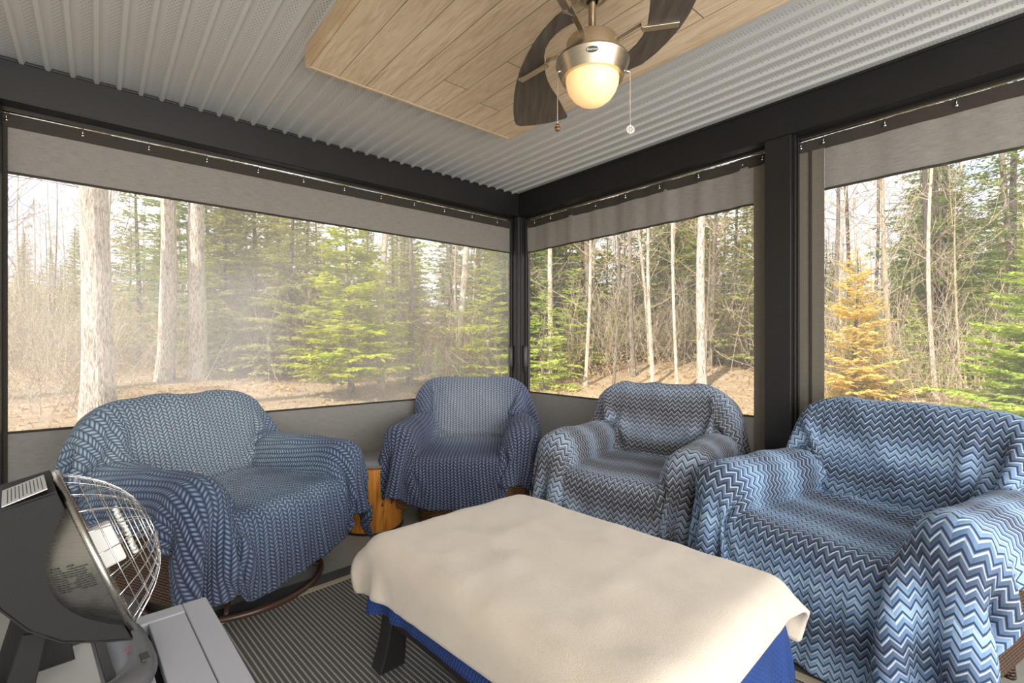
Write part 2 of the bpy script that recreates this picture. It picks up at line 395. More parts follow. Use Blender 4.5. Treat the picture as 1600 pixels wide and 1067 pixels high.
# corrugated ceiling: ridged profile across u, run along v
mb = MB(); us = []; u = -1.7 - ((-1.7 + .265) % .087)
while u < 2.86:
    for du, dz in ((-.0435, 0), (-.019, 0), (-.014, -.002), (-.0075, -.015), (.0075, -.015), (.014, -.002), (.019, 0)):
        us.append((u + du, ZC + dz))
    u += .087
us = [(min(a, 2.9), b) for a, b in us if a > UMIN - .05]
vs = [(a, y, z) for y in (VMIN, 3.29) for a, z in us]; n = len(us)
vs += [(a, y, ZC + .03) for y in (VMIN, 3.29) for a, z in us]
fs = [(i, i + 1, n + i + 1, n + i) for i in range(n - 1)] + [(2 * n + i, 3 * n + i, 3 * n + i + 1, 2 * n + i + 1) for i in range(n - 1)]
fs += [(0, n, 3 * n, 2 * n), (n - 1, 3 * n - 1, 4 * n - 1, 2 * n - 1)]
struct('ceiling', mb.add(vs, fs), M_CEIL)
mb = MB().box(UMIN - .06, UMIN, VMIN, 3.29, 0, ZC - .015)
for i in range(18): mb.box(UMIN, UMIN + .012, VMIN, 3.29, .02 + i * .13, .135 + i * .13)
struct('wall_sun_block', mb, Mat('pale_siding', srgb(205, 204, 198), .6))  # unseen wall added to block direct sun and bounce light inside
struct('roof_slab', MB().box(UMIN - .1, 3.25, VMIN - .1, 3.6, ZC + .04, ZC + .16), M_BEAM)
# header beams and posts
mb = MB().box(UMIN, U0 + .14, V0, V0 + .14, 2.226, ZC + .02).box(UMIN, U0, V0 - .006, V0 + .002, 2.226, 2.232).box(UMIN, U0, V0 - .008, V0, ZC - .014, ZC - .001)
struct('trim_left_beam', mb, M_BEAM, bevel=.004)
mb = MB().box(U0, U0 + .14, VMIN, V0, 2.226, ZC + .02).box(U0 - .006, U0 + .002, VMIN, V0 - .01, 2.226, 2.232).box(U0 - .008, U0, VMIN, V0 - .01, ZC - .014, ZC - .001)
mb.box(U0 - .003, U0 + .001, 1.655, 1.95, 2.234, ZC - .016)
struct('trim_right_beam', mb, M_BEAM, bevel=.004)
# corner post: box section with a rounded inner track
mb = MB().box(U0, U0 + .14, V0, V0 + .14, 0, 2.226)
mb.tube([(U0 + .012, V0 + .012, 0), (U0 + .012, V0 + .012, 2.222)], .022, 12)
mb.box(U0 - .012, U0, V0 + .02, V0 + .05, 0, 2.22).box(U0 + .02, U0 + .05, V0 - .012, V0, 0, 2.22)
mb.box(U0 - .010, U0, V0 + .075, V0 + .09, 0, 2.22).box(U0 + .075, U0 + .09, V0 - .010, V0, 0, 2.22)
struct('trim_corner_post', mb, M_BEAM, bevel=.003)
mb = MB().box(U0, U0 + .14, .985, 1.117, 0, 2.226).box(U0 + .03, U0 + .05, .973, .985, 0, 2.226).box(U0 + .08, U0 + .095, .975, .985, 0, 2.226)
struct('trim_right_post', mb, M_BEAM, bevel=.003)
struct('trim_left_post', MB().box(-.47, -.335, V0, V0 + .14, 0, 2.226), M_BEAM, bevel=.003)
struct('trim_near_post', MB().box(U0, U0 + .14, -1.2, -1.06, 0, 2.226), M_BEAM, bevel=.003)
# dropped plank panel the fan hangs from
t = thing('plank_ceiling_panel', 'dropped whitewashed pine plank panel on the ribbed ceiling around the fan', 'ceiling panel', (0, 0, 0), ROT)
PZ = 2.318
MB().box(.695, 1.817, -.04, 2.155, PZ, PZ + .018).build('planking', M_PLANK, t)
fr = MB().box(.679, .6945, -.056, 2.171, PZ - .002, ZC - .014).box(1.8175, 1.833, -.056, 2.171, PZ - .002, ZC - .014)
fr.box(.6945, 1.8175, 2.1555, 2.171, PZ - .002, ZC - .014).box(.6945, 1.8175, -.056, -.0405, PZ - .002, ZC - .014)
fr.build('edge_board', M_PINE, t, bevel=.002)

# ------------------------------------------------------------------ screen curtains
def fabric_strip(a0, a1, z0, z1, off, along_u, wave=0.0, nx=60, nz=6, thick=.004, phase=0):
    """a hanging strip; a = coordinate along the wall, off = wall coordinate"""
    vs = []
    for s in (0, thick):
        for j in range(nz + 1):
            for i in range(nx + 1):
                a = a0 + (a1 - a0) * i / nx; z = z0 + (z1 - z0) * j / nz
                w = wave * (math.sin(a * 23 + phase) * .6 + math.sin(a * 51 + 1.3 + phase) * .4 + .5 * math.sin(a * 9 + z * 3))
                vs.append((a, off + w + s, z) if along_u else (off + w + s, a, z))
    N = (nx + 1) * (nz + 1); fs = []
    for j in range(nz):
        for i in range(nx):
            k = j * (nx + 1) + i; fs.append((k, k + 1, k + nx + 2, k + nx + 1)); fs.append((N + k, N + k + nx + 1, N + k + nx + 2, N + k + 1))
    for i in range(nx):
        fs.append((i, N + i, N + i + 1, i + 1)); k = nz * (nx + 1) + i; fs.append((k, k + 1, N + k + 1, N + k))
    for j in range(nz):
        k = j * (nx + 1); fs.append((k, k + nx + 1, N + k + nx + 1, N + k)); k += nx; fs.append((k, N + k, N + k + nx + 1, k + nx + 1))
    return MB().add(vs, fs)
def curtain(label, a0, a1, off, along_u, clear, hems, wave, rail_label, grom):
    base = room((a0 + a1) / 2, off) if along_u else room(off, (a0 + a1) / 2)
    t = thing('screen_curtain', label, 'curtain', base, ROT)
    ca = (a0 + a1) / 2
    def S(b0, b1, z0, z1, o, w, nm, m, **k):
        mb = fabric_strip(b0, b1, z0, z1, o, along_u, w, phase=a0, **k)
        mb.v = [((x - ca, y - off, z) if along_u else (x - off, y - ca, z)) for x, y, z in mb.v]
        return mb.build(nm, m, t, smooth=True, angle=40)
    n = max(8, int((a1 - a0) * 26))
    l, r = hems
    S(a0 + l, a1 - r, 1.925, 2.145, off, wave, 'top_band', M_BAND, nx=n)
    S(a0, a1, 2.135, 2.199, off - .003, wave * .7, 'top_hem', M_HEMD, nx=n)
    S(a0 + l, a1 - r, 1.917, 1.929, off - .003, wave, 'piping', M_HEMD, nx=n, nz=1)
    S(a0 + l, a1 - r, .700, .712, off - .003, 0, 'piping', M_HEMD, nx=n, nz=1)
    S(a0 + l, a1 - r, .05, .705, off, wave * .25, 'bottom_band', M_BAND, nx=n)
    S(a0, a1, .02, .055, off - .002, wave * .25, 'bottom_hem', M_HEMD, nx=n, nz=1)
    S(a0 + l, a1 - r, .705, 1.925, off + .001, 0, 'clear_panel', clear, nx=2, nz=2, thick=.0012)
    if l > .05: S(a0, a0 + l, .05, 2.14, off - .004, wave * .4, 'side_hem', M_HEM, nx=12); S(a0 + l * .5, a0 + l * .5 + .012, .05, 2.14, off - .009, 0, 'seam', M_HEMD, nx=1)
    elif l: S(a0, a0 + l, .05, 2.14, off - .002, 0, 'side_hem', M_HEMD, nx=2)
    if r > .05: S(a1 - r, a1, .05, 2.14, off - .004, wave * .4, 'side_hem', M_HEM, nx=12); S(a1 - r * .55, a1 - r * .55 + .012, .05, 2.14, off - .009, 0, 'seam', M_HEMD, nx=1)
    elif r: S(a1 - r, a1, .05, 2.14, off - .002, 0, 'side_hem', M_HEMD, nx=2)
    for a in grom:
        p = (a - ca, -.006, 2.166) if along_u else (-.006, a - ca, 2.166)
        M = Matrix.Translation(p) @ (Matrix.Rotation(R_(90), 4, 'X') if along_u else Matrix.Rotation(R_(-90), 4, 'Y'))
        mb = MB().lathe([(.001, .006), (.005, .005), (.008, .001), (.008, -.002)], 12, M)
        q = Vector(p); mb.tube([q, q + Vector((0, 0, .02)), q + Vector((0, 0, .036))], .0016, 6)
        mb.build('grommet', M_CHROME, t, smooth=True)
    # the rail
    rl = thing('curtain_rail', rail_label, 'rail', base + Vector((0, 0, 2.206)), ROT)
    if along_u: mb = MB().tube([(a0 - ca - .0, 0, 0), (a1 - ca, 0, 0)], .0045, 8); hb = MB().box(a0 - ca, a1 - ca, -.012, .012, .007, .0195)
    else: mb = MB().tube([(0, a0 - ca, 0), (0, a1 - ca, 0)], .0045, 8); hb = MB().box(-.012, .012, a0 - ca, a1 - ca, .007, .0195)
    mb.build('wire', M_CHROME, rl, smooth=True); hb.build('track', M_BEAM, rl)
g1 = [-.3235 + .2665 * i for i in range(12)]
def gv(px): r = (px - 800) / F_PX; d = (U0 + .1) / (UX * r + UY); return d * (-UY * r + UX)
curtain('wide grey-banded screen curtain with a hazy clear centre left of the corner post', -.335, U0 - .004, V0 + .10, True, M_CLEARL, (.016, .012), .0015, 'thin bright curtain wire above the wide left screen', g1)
curtain('grey-banded screen curtain between the corner post and the wide post on the right', 1.06, V0 - .004, U0 + .10, False, M_CLEARR, (.155, .012), .010, 'thin bright curtain wire above the screen right of the corner post', [gv(p) for p in (836, 861, 894, 931, 978, 1031, 1092, 1161, 1192)])
curtain('grey-banded screen curtain at the far right behind the blue loveseat-sized chair', -1.06, .985, U0 + .10, False, M_CLEARR, (.016, .125), .005, 'thin bright curtain wire above the far right screen', [gv(p) for p in (1252, 1287, 1383, 1495)] + [.02, -.25, -.52, -.8])
for lab, p in (('small grey strap buckle on the left side of the corner post', room(U0 - .022, V0 + .074)), ('small grey strap buckle on the right side of the corner post', room(U0 + .060, V0 - .022))):
    t = thing('strap_buckle', lab, 'buckle', (p.x, p.y, .93), ROT)
    MB().lathe([(.001, 0), (.017, 0), (.019, .004), (.019, .16), (.016, .165), (.001, .165)], 14).build('barrel', M_BASE, t, smooth=True, angle=40)
    MB().box(-.008, .008, -.004, .012, -.045, .0).build('strap', M_HEMD, t)
    MB().lathe([(.001, .163), (.021, .163), (.021, .178), (.001, .178)], 14).build('clip', M_BEAM, t)
#@@CLOTH
# ------------------------------------------------------------------ cloth: a small position-based drape solver
def sd_rbox(P, c, h, r):
    q = np.abs(P - np.array(c)) - (np.array(h) - r)
    return np.linalg.norm(np.maximum(q, 0), axis=1) + np.minimum(q.max(axis=1), 0) - r
def smin(a, b, k):
    h = np.clip(.5 + .5 * (b - a) / k, 0, 1); return b * (1 - h) + a * h - k * h * (1 - h)
def rotx(P, c, ang):
    Q = P - np.array(c); s, co = math.sin(ang), math.cos(ang)
    y = Q[:, 1] * co + Q[:, 2] * s; z = -Q[:, 1] * s + Q[:, 2] * co
    return np.stack([Q[:, 0], y, z], 1)
CH = dict(seat=.44, arm=.62, top=.875, hw=.455, sw=.27, yf=-.36, yb=.20)
def chair_sdf(k):
    def f(P):
        hw, sw = k['hw'], k['sw']; aw = (hw - sw) / 2
        seat = sd_rbox(P, (0, -.02, k['seat'] - .14), (sw + .1, .34, .14), .05)
        d = seat
        for s in (-1, 1):
            # arm: a fat roll that rounds over at the front, with a skirt wall below
            a = sd_rbox(P, (s * (sw + aw), -.03, k['arm'] - .10), (aw, .33, .10), min(aw, .10) - .004)
            b = sd_rbox(P, (s * (sw + aw * .95), -.02, .32), (aw * .8, .29, .20), .05)
            d = smin(d, smin(a, b, .04), .03)
        Q = rotx(P, (0, .24, .30), R_(-14))
        bk = sd_rbox(Q, (0, .07, (k['top'] - .30) / 2), (k['bw'], .075, (k['top'] - .30) / 2 + .01), .07)
        # round the upper corners of the back
        cr = .20; qx = np.abs(Q[:, 0]) - (k['bw'] - cr); qz = Q[:, 2] - (k['top'] - .29 - cr)
        corner = np.sqrt(np.maximum(qx, 0) ** 2 + np.maximum(qz, 0) ** 2) - cr
        bk = np.maximum(bk, np.where((qx > 0) & (qz > 0), corner, bk))
        return smin(d, bk, .04)
    return f
def drape(P, rest, sdf, steps=110, its=9, mu=.35, floor=.012, bend=.12, damp=.97, wind=None, push=.006, pin=None, late=None):
    """P: (ny, nx, 3) start positions on a grid of spacing rest"""
    ny, nx, _ = P.shape; P = P.copy(); V = np.zeros_like(P); dt = 1 / 60
    def con(sa, sb, L, k):
        A = P[sa]; B = P[sb]; d = B - A; l = np.sqrt((d * d).sum(-1, keepdims=True)) + 1e-9
        c = d * ((l - L) / l * .5 * k); P[sa] = A + c; P[sb] = B - c
    s_ = slice
    def pairs(di, dj):
        out = []
        for par in (0, 1):
            if di == 0:
                j0 = [j for j in range(nx - dj) if (j // dj) % 2 == par]; j0 = np.array(j0)
                out.append(((s_(None), j0), (s_(None), j0 + dj)))
            else:
                i0 = np.array([i for i in range(ny - di) if (i // di) % 2 == par])
                if dj == 0: out.append(((i0,), (i0 + di,)))
                elif dj > 0: out.append(((i0[:, None], np.arange(nx - dj)[None]), (i0[:, None] + di, np.arange(nx - dj)[None] + dj)))
                else: out.append(((i0[:, None], np.arange(-dj, nx)[None]), (i0[:, None] + di, np.arange(-dj, nx)[None] + dj)))
        return out
    S = pairs(0, 1) + pairs(1, 0); D = pairs(1, 1) + pairs(1, -1); Bn = pairs(0, 2) + pairs(2, 0); B4 = pairs(0, 4) + pairs(4, 0)
    e = 1e-3
    def collide(P0):
        F = P.reshape(-1, 3); d = sdf(F) - push; m = d < 0
        if m.any():
            Q = F[m]; dd = d[m]
            g = np.stack([sdf(Q + np.eye(3)[a] * e) - sdf(Q - np.eye(3)[a] * e) for a in range(3)], 1); g /= np.linalg.norm(g, axis=1, keepdims=True) + 1e-9
            Q2 = Q - g * np.maximum(dd, -.03)[:, None]
            O = P0.reshape(-1, 3)[m]; mv = Q2 - O; tn = mv - (mv * g).sum(1, keepdims=True) * g
            Q2 = Q2 - tn * mu; F[m] = Q2
        lo = F[:, 2] < floor
        if lo.any():
            O = P0.reshape(-1, 3); F[lo, 2] = floor; F[lo, :2] += (O[lo, :2] - F[lo, :2]) * .6
        P[:] = F.reshape(P.shape)
    for st in range(steps):
        P0 = P.copy(); V[..., 2] -= 9.8 * dt
        if wind is not None: V += wind(P, st) * dt
        P += V * dt
        for it in range(its):
            for a, b in S: con(a, b, rest, 1.0)
            for a, b in D: con(a, b, rest * 1.41421, .45)
            if it % 2 == 0:
                for a, b in Bn: con(a, b, rest * 2, bend)
            if it % 3 == 2:
                for a, b in B4: con(a, b, rest * 4, bend * .35)
            if it % 3 == 2: collide(P0)
            if pin is not None: P[pin[0]] = pin[1]
        V = (P - P0) / dt * damp
        vl = np.linalg.norm(V, axis=-1, keepdims=True); V *= np.minimum(1, 1.5 / (vl + 1e-9))
    return P
def resample(poly, rest, n0, centre):
    """walk a polyline at step rest so that node index n0 sits at arclength position of point index centre"""
    poly = np.array(poly, float); seg = np.linalg.norm(np.diff(poly, axis=0), axis=1); s = np.concatenate([[0], np.cumsum(seg)])
    return poly, s
def blanket_start(k, Wd, Ln, rest, shift=(0, 0), skew=0.0, seed=0):
    """cloth laid over seat, arms and back: two arclength profiles combined"""
    hw, sw, seat, arm, top = k['hw'], k['sw'], k['seat'], k['arm'], k['top']; g = .012
    X = np.array([[0, 0], [sw - .02, 0], [sw, .03], [sw + .02, arm - seat - .03], [sw + .06, arm - seat + g], [hw - .06, arm - seat + g], [hw + g, arm - seat - .05], [hw + g + .02, arm - seat - .9]])
    sx = np.concatenate([[0], np.cumsum(np.linalg.norm(np.diff(X, axis=0), axis=1))])
    yb, yf = k['yb'], k['yf']; th = math.tan(R_(14)); H = top - seat
    Y = np.array([[yf - .04, -1.0], [yf - .012, -.06], [yf + .04, g], [yb, g], [yb + .01, .03], [yb + .03 + th * H * .8, H - .05], [yb + .08 + th * H, H + g], [yb + .17 + th * H, H - .0], [yb + .22 + th * H, H - .07], [yb + .24 + th * H, H - .9]])
    sy = np.concatenate([[0], np.cumsum(np.linalg.norm(np.diff(Y, axis=0), axis=1))]); y_seat = sy[2]
    nx = int(round(Wd / rest)) + 1; ny = int(round(Ln / rest)) + 1
    jj, ii = np.meshgrid(np.arange(nx), np.arange(ny))
    s = (jj - (nx - 1) / 2) * rest + shift[0]; t = ii * rest - shift[1]
    c_, s_ = math.cos(skew), math.sin(skew); tm = k['tm']
    s2 = s * c_ - (t - tm) * s_; t2 = s * s_ + (t - tm) * c_ + tm
    t2 = t2 + y_seat                     # t=0 at the front edge of the seat
    x = np.interp(np.abs(s2), sx, X[:, 0]) * np.sign(s2); A = np.interp(np.abs(s2), sx, X[:, 1])
    y = np.interp(t2, sy, Y[:, 0]); B = np.interp(t2, sy, Y[:, 1])
    bx = k['bw'] + .02                   # the back is narrower than the arms
    back = np.clip((t2 - sy[4]) / .2, 0, 1)
    Bp = np.maximum(B, 0); Ap = np.maximum(A, 0) * (t2 < sy[8])
    over = np.maximum(np.abs(x) - k['bw'] + .05, 0) * back
    z = seat + np.maximum(Ap * (Bp < .25) , Bp - over * 1.2) + np.minimum(A, 0) * .9 + np.minimum(B, 0)
    rng = np.random.RandomState(seed)
    z = np.maximum(z, .03 + .02 * rng.rand(*z.shape))
    P = np.stack([x, y, z], -1)
    crease = ((np.abs(t2 - sy[3]) < rest * 1.1) & (np.abs(s2) < sw - .03)) | ((np.abs(np.abs(s2) - sw) < rest * .8) & (t2 > sy[2] + .06) & (t2 < sy[3]))
    low = smooth_noise(rng, ny, nx, 7) * .02; P[..., 0] += low * ~crease; P[..., 1] += smooth_noise(rng, ny, nx, 7) * .02 * ~crease
    return P, np.nonzero(crease)
def smooth_noise(rng, ny, nx, c):
    a = rng.rand(c + 2, c + 2) * 2 - 1
    yi = np.linspace(0, c, ny); xi = np.linspace(0, c, nx); y0 = yi.astype(int); x0 = xi.astype(int)
    fy = (yi - y0)[:, None]; fx = (xi - x0)[None]; fy = fy * fy * (3 - 2 * fy); fx = fx * fx * (3 - 2 * fx)
    g = lambda a_, b_: a[np.ix_(y0 + a_, x0 + b_)]
    return (g(0, 0) * (1 - fx) + g(0, 1) * fx) * (1 - fy) + (g(1, 0) * (1 - fx) + g(1, 1) * fx) * fy
def normals(P):
    gx = np.gradient(P, axis=1); gy = np.gradient(P, axis=0); n = np.cross(gx, gy); return n / (np.linalg.norm(n, axis=-1, keepdims=True) + 1e-9)
def wrinkle(P, rest, seed, k, wr=1.3):
    rng = np.random.RandomState(seed + 70); ny, nx, _ = P.shape; N = normals(P)
    # folds run down the hang of the cloth; flat parts stay smoother
    a = smooth_noise(rng, ny, nx, 16)
    warp = smooth_noise(rng, ny, nx, 4) * .07
    s = np.arange(nx)[None] * rest + warp; t = np.arange(ny)[:, None] * rest + smooth_noise(rng, ny, nx, 4) * .07
    f1 = np.maximum(np.sin(s * 2 * math.pi / .145 + 3 * smooth_noise(rng, ny, nx, 3)), 0) ** 1.5
    f2 = np.maximum(np.sin((s * .8 + t * .6) * 2 * math.pi / .21 + seed), 0) ** 3
    hang = np.clip((k['seat'] - .06 - P[..., 2]) / .15, 0, 1); up = np.clip((P[..., 2] - k['seat'] - .04) / .1, 0, 1)
    amp = hang * f1 * .017 + (1 - hang) * (.3 + .7 * up) * f2 * .010 * wr * (1 + smooth_noise(rng, ny, nx, 5)) + a * .003
    for _ in range(2): amp[1:-1, 1:-1] = (amp[1:-1, 1:-1] * 2 + amp[:-2, 1:-1] + amp[2:, 1:-1] + amp[1:-1, :-2] + amp[1:-1, 2:]) / 6
    return P + N * amp[..., None]
def cloth_obj(name, P, rest, mat, loc, rz, thick=.008, sub=1):
    ny, nx, _ = P.shape; me = bpy.data.meshes.new(name)
    fs = [(i * nx + j, i * nx + j + 1, (i + 1) * nx + j + 1, (i + 1) * nx + j) for i in range(ny - 1) for j in range(nx - 1)]
    me.from_pydata(P.reshape(-1, 3).tolist(), [], fs)
    uv = me.uv_layers.new(name='UVMap'); vi = np.array([l.vertex_index for l in me.loops])
    co = np.stack([(vi % nx) * rest, (vi // nx) * rest], 1).astype(np.float32); uv.data.foreach_set('uv', co.ravel())
    o = link_mesh(name, me, mat, None, True, loc, rz)
    if sub: m = o.modifiers.new('sub', 'SUBSURF'); m.levels = sub; m.render_levels = sub
    m = o.modifiers.new('thick', 'SOLIDIFY'); m.thickness = thick; m.offset = 1
    return o
#@@CHAIRS
# ------------------------------------------------------------------ wicker armchairs under their blankets
def wicker_chair(label, loc, rz, k, base, wick):
    t = thing('wicker_armchair', label, 'armchair', loc, rz, None)
    hw, sw = k['hw'], k['sw']; aw = (hw - sw) / 2; s_ = .012
    mb = MB().add(*rounded_box(sw + .06, .31, .10, .04, M=Matrix.Translation((0, -.02, .25)))); mb.build('seat_frame', wick, t, smooth=True)
    mb = MB().add(*rounded_box(sw - .005, .30, .06, .05, M=Matrix.Translation((0, -.03, k['seat'] - .06 - s_)))); mb.build('seat_cushion', M_ROYAL, t, smooth=True)
    for s in (-1, 1):
        mb = MB().add(*rounded_box(aw - s_, .31, .10 - s_, min(aw, .10) - s_ - .006, M=Matrix.Translation((s * (sw + aw), -.03, k['arm'] - .10))))
        mb.add(*rounded_box(aw * .75 - s_, .275, .20, .04, M=Matrix.Translation((s * (sw + aw * .95), -.02, .32))))
        mb.build('arm', wick, t, smooth=True)
    Mx = Matrix.Translation((0, .24, .30)) @ Matrix.Rotation(R_(-14), 4, 'X') @ Matrix.Translation((0, .07, 0))
    H = k['top'] - .30; bw = k['bw'] - s_; prof = []
    for a in range(0, 91, 15): prof.append((bw - .19 + .19 * math.cos(R_(a)), H - .03 - .19 + .19 * math.sin(R_(a))))
    prof = [(bw, 0)] + prof; poly = prof + [(-x, z) for x, z in prof[::-1]]
    vs = [(x, y, z) for y in (-.055, .055) for x, z in poly]; n = len(poly)
    fs = [tuple(range(n)), tuple(range(n, 2 * n))[::-1]] + [(i, n + i, n + (i + 1) % n, (i + 1) % n) for i in range(n)]
    mb = MB().add([Mx @ Vector(v) for v in vs], fs); mb.build('backrest', wick, t, bevel=.02)
    if base == 'legs':
        # woven aprons with arched lower edges and four wrapped legs
        for sx in (-1, 1):
            for sy in (-1, 1):
                x, y = sx * (hw - .13), -.27 if sy < 0 else .20
                MB().tube([(x, y, .24), (x + sx * .006, y + sy * .005, .12), (x + sx * .02, y + sy * .016, 0)], [.03, .024, .017], 10).build('leg', wick, t, smooth=True)
        def apron(p0, p1, z_top, z_leg, rise):
            p0, p1 = Vector(p0), Vector(p1); d = (p1 - p0).normalized(); nrm = Vector((-d.y, d.x, 0)) * .012; N = 16; vs = []
            for o_ in (-1, 1):
                for i in range(N + 1):
                    f = i / N; b = p0.lerp(p1, f) + nrm * o_; zz = z_leg + rise * (1 - (2 * f - 1) ** 4)
                    vs += [(b.x, b.y, zz), (b.x, b.y, z_top)]
            n = 2 * (N + 1); fs = []
            for i in range(N):
                a = 2 * i; fs += [(a, a + 2, a + 3, a + 1), (n + a, n + a + 1, n + a + 3, n + a + 2), (a, n + a, n + a + 2, a + 2), (a + 1, a + 3, n + a + 3, n + a + 1)]
            return MB().add(vs, fs)
        c = hw - .13
        for p0, p1 in (((-c, -.27), (c, -.27)), ((c, -.27), (c, .20)), ((c, .20), (-c, .20)), ((-c, .20), (-c, -.27))):
            apron((*p0, 0), (*p1, 0), .36, .15, .05).build('apron', wick, t)
    elif base == 'skirt':
        MB().lathe([(.30, .03), (.31, .05), (.335, .30), (.33, .32)], 40, Matrix.Diagonal((1.02, .92, 1, 1))).build('skirt', wick, t, smooth=True)
        MB().lathe([(.29, .0), (.305, .0), (.312, .035), (.30, .045)], 40, Matrix.Diagonal((1.02, .92, 1, 1))).build('foot_ring', wick, t, smooth=True)
    else:
        # swivel rocker: woven arched base on a bent cane floor ring
        c = hw - .10
        for sx in (-1, 1):
            for sy in (-1, 1):
                x, y = sx * c, sy * .25
                MB().tube([(x * 1.03, y * 1.05, .25), (x * .98, y, .16), (x * .80, y * .82, .085), (x * .76, y * .78, .055)], [.075, .06, .035, .022], 12).build('leg', M_WICKL, t, smooth=True)
        for p0, p1 in (((-c, -.25), (c, -.25)), ((c, -.25), (c, .25)), ((c, .25), (-c, .25)), ((-c, .25), (-c, -.25))):
            p0, p1 = Vector((*p0, 0)), Vector((*p1, 0)); pts = []
            for i in range(17):
                f = i / 16; p = p0.lerp(p1, f) * (.86 + .10 * (1 - (2 * f - 1) ** 2)); p.z = .10 + .055 * (1 - (2 * f - 1) ** 4); pts.append(p)
            MB().tube(pts, .016, 8).build('arched_rail', M_WICKL, t, smooth=True)
        MB().lathe([(.34, .17), (.38, .27)], 40, Matrix.Diagonal((1.0, .82, 1, 1))).build('skirt', wick, t, smooth=True)
        ring = [(k['ring'] * math.cos(w / 48 * 2 * math.pi), k['ring'] * math.sin(w / 48 * 2 * math.pi), .018) for w in range(48)]
        MB().tube(ring, .015, 10, closed=True).build('floor_ring', M_CANE, t, smooth=True)
        ring = [(k['ring'] * .8 * math.cos(w / 40 * 2 * math.pi), k['ring'] * .8 * math.sin(w / 40 * 2 * math.pi), .075) for w in range(40)]
        MB().tube(ring, .011, 10, closed=True).build('swivel_ring', M_CANE, t, smooth=True)
        for a in range(4):
            w = R_(45 + 90 * a); r = k['ring']
            MB().tube([(r * math.cos(w), r * math.sin(w), .02), (r * .88 * math.cos(w), r * .88 * math.sin(w), .04), (r * .8 * math.cos(w), r * .8 * math.sin(w), .075)], .010, 8).build('strut', M_CANE, t, smooth=True)
    return t
REST = .0215
def face(fx, fy): return math.atan2(fx, -fy)        # rotation that turns local -y to point along (fx, fy)
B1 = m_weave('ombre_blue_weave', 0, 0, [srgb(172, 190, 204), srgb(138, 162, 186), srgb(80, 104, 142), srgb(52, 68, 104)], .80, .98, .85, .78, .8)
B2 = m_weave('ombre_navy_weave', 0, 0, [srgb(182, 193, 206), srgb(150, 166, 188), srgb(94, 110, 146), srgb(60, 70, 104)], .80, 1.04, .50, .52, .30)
C3 = m_chevron('grey_blue_chevron', [srgb(74, 73, 80), srgb(92, 93, 102), srgb(118, 130, 146), srgb(142, 162, 182), srgb(26, 32, 50), srgb(192, 194, 198)], 9.0, 3)
C4 = m_chevron('blue_chevron', [srgb(66, 78, 98), srgb(84, 106, 136), srgb(112, 142, 178), srgb(146, 178, 210), srgb(22, 36, 62), srgb(196, 206, 216)], 9.0, 7)
CHAIRS = [
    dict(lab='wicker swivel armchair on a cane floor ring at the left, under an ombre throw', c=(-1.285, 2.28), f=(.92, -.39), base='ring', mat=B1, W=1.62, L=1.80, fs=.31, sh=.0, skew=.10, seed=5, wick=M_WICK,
         blab='soft blue woven throw draped over the left armchair beside the dish heater', k=dict(hw=.48, sw=.29, bw=.44, top=.875, arm=.61, ring=.36), wr=1.4),
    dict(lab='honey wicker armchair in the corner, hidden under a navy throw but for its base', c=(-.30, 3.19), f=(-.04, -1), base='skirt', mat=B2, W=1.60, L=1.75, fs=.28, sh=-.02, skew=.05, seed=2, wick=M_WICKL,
         blab='navy woven throw with pale grey-blue back panel draped over the corner armchair', k=dict(hw=.455, sw=.27, bw=.42, top=.885, arm=.62)),
    dict(lab='brown wicker armchair right of the corner post, hidden under a grey zigzag throw', c=(.70, 2.70), f=(-.60, -.80), base='legs', mat=C3, W=1.62, L=1.75, fs=.34, sh=0, skew=-.03, seed=3, wick=M_WICK,
         blab='grey and pale blue zigzag throw draped over the armchair in front of the middle screen', k=dict(hw=.455, sw=.27, bw=.43, top=.88, arm=.62)),
    dict(lab='brown wicker armchair at the far right with one leg showing under a blue zigzag throw', c=(1.31, 1.84), f=(-.87, -.49), base='legs', mat=C4, W=1.62, L=1.80, fs=.40, sh=-.06, skew=-.04, seed=4, wick=M_WICK,
         blab='bright blue zigzag throw draped over the nearest armchair at the right', k=dict(hw=.47, sw=.285, bw=.44, top=.88, arm=.62)),
]
for c in CHAIRS:
    k = dict(CH); k.update(c['k']); k['tm'] = .6; rz = face(*c['f']); loc = (c['c'][0], c['c'][1], 0)
    wicker_chair(c['lab'], loc, rz, k, c['base'], c['wick'])
    P, cr_ = blanket_start(k, c['W'], c['L'], REST, (c['sh'], c['fs']), c['skew'], c['seed'])
    P = drape(P, REST, chair_sdf(k), steps=70, mu=.8, pin=(cr_, P[cr_].copy()))
    P = wrinkle(P, REST, c['seed'], k, c.get('wr', 1.3))
    o = cloth_obj('blanket', P, REST, c['mat'], loc, rz, .009)
    tagp(o, c['blab'], 'blanket', None)
#@@TABLE
# ------------------------------------------------------------------ rug, low table and its two covers
RUGZ = R_(44.5); RC = (-.23, 3.01)
t = thing('striped_rug', 'grey and cream striped flatweave rug with charcoal border under the low table', 'rug', (RC[0], RC[1], 0), RUGZ)
MB().box(-2.55, -.14, -3.3, -.125, .001, .009).build('striped_field', M_RUG, t)
MB().box(-2.55, -.0, -.09, 0, .001, .010).box(-.10, 0, -3.3, -.09, .001, .010).build('border', M_RUGD, t)
MB().box(-2.55, -.10, -.125, -.09, .001, .0105).box(-.14, -.10, -3.3, -.125, .001, .0105).build('tan_band', M_RUGT, t)
TB = (.141, 1.531); TR = R_(43); HX, HY_, TT = .36, .54, .415
t = thing('low_table', 'low black wooden table with curved legs under blue and beige covers', 'table', (*TB, .010), TR)
MB().box(-HX, HX, -HY_, HY_, .30, TT - .012).build('padded_top', M_ROYAL, t, bevel=.02)
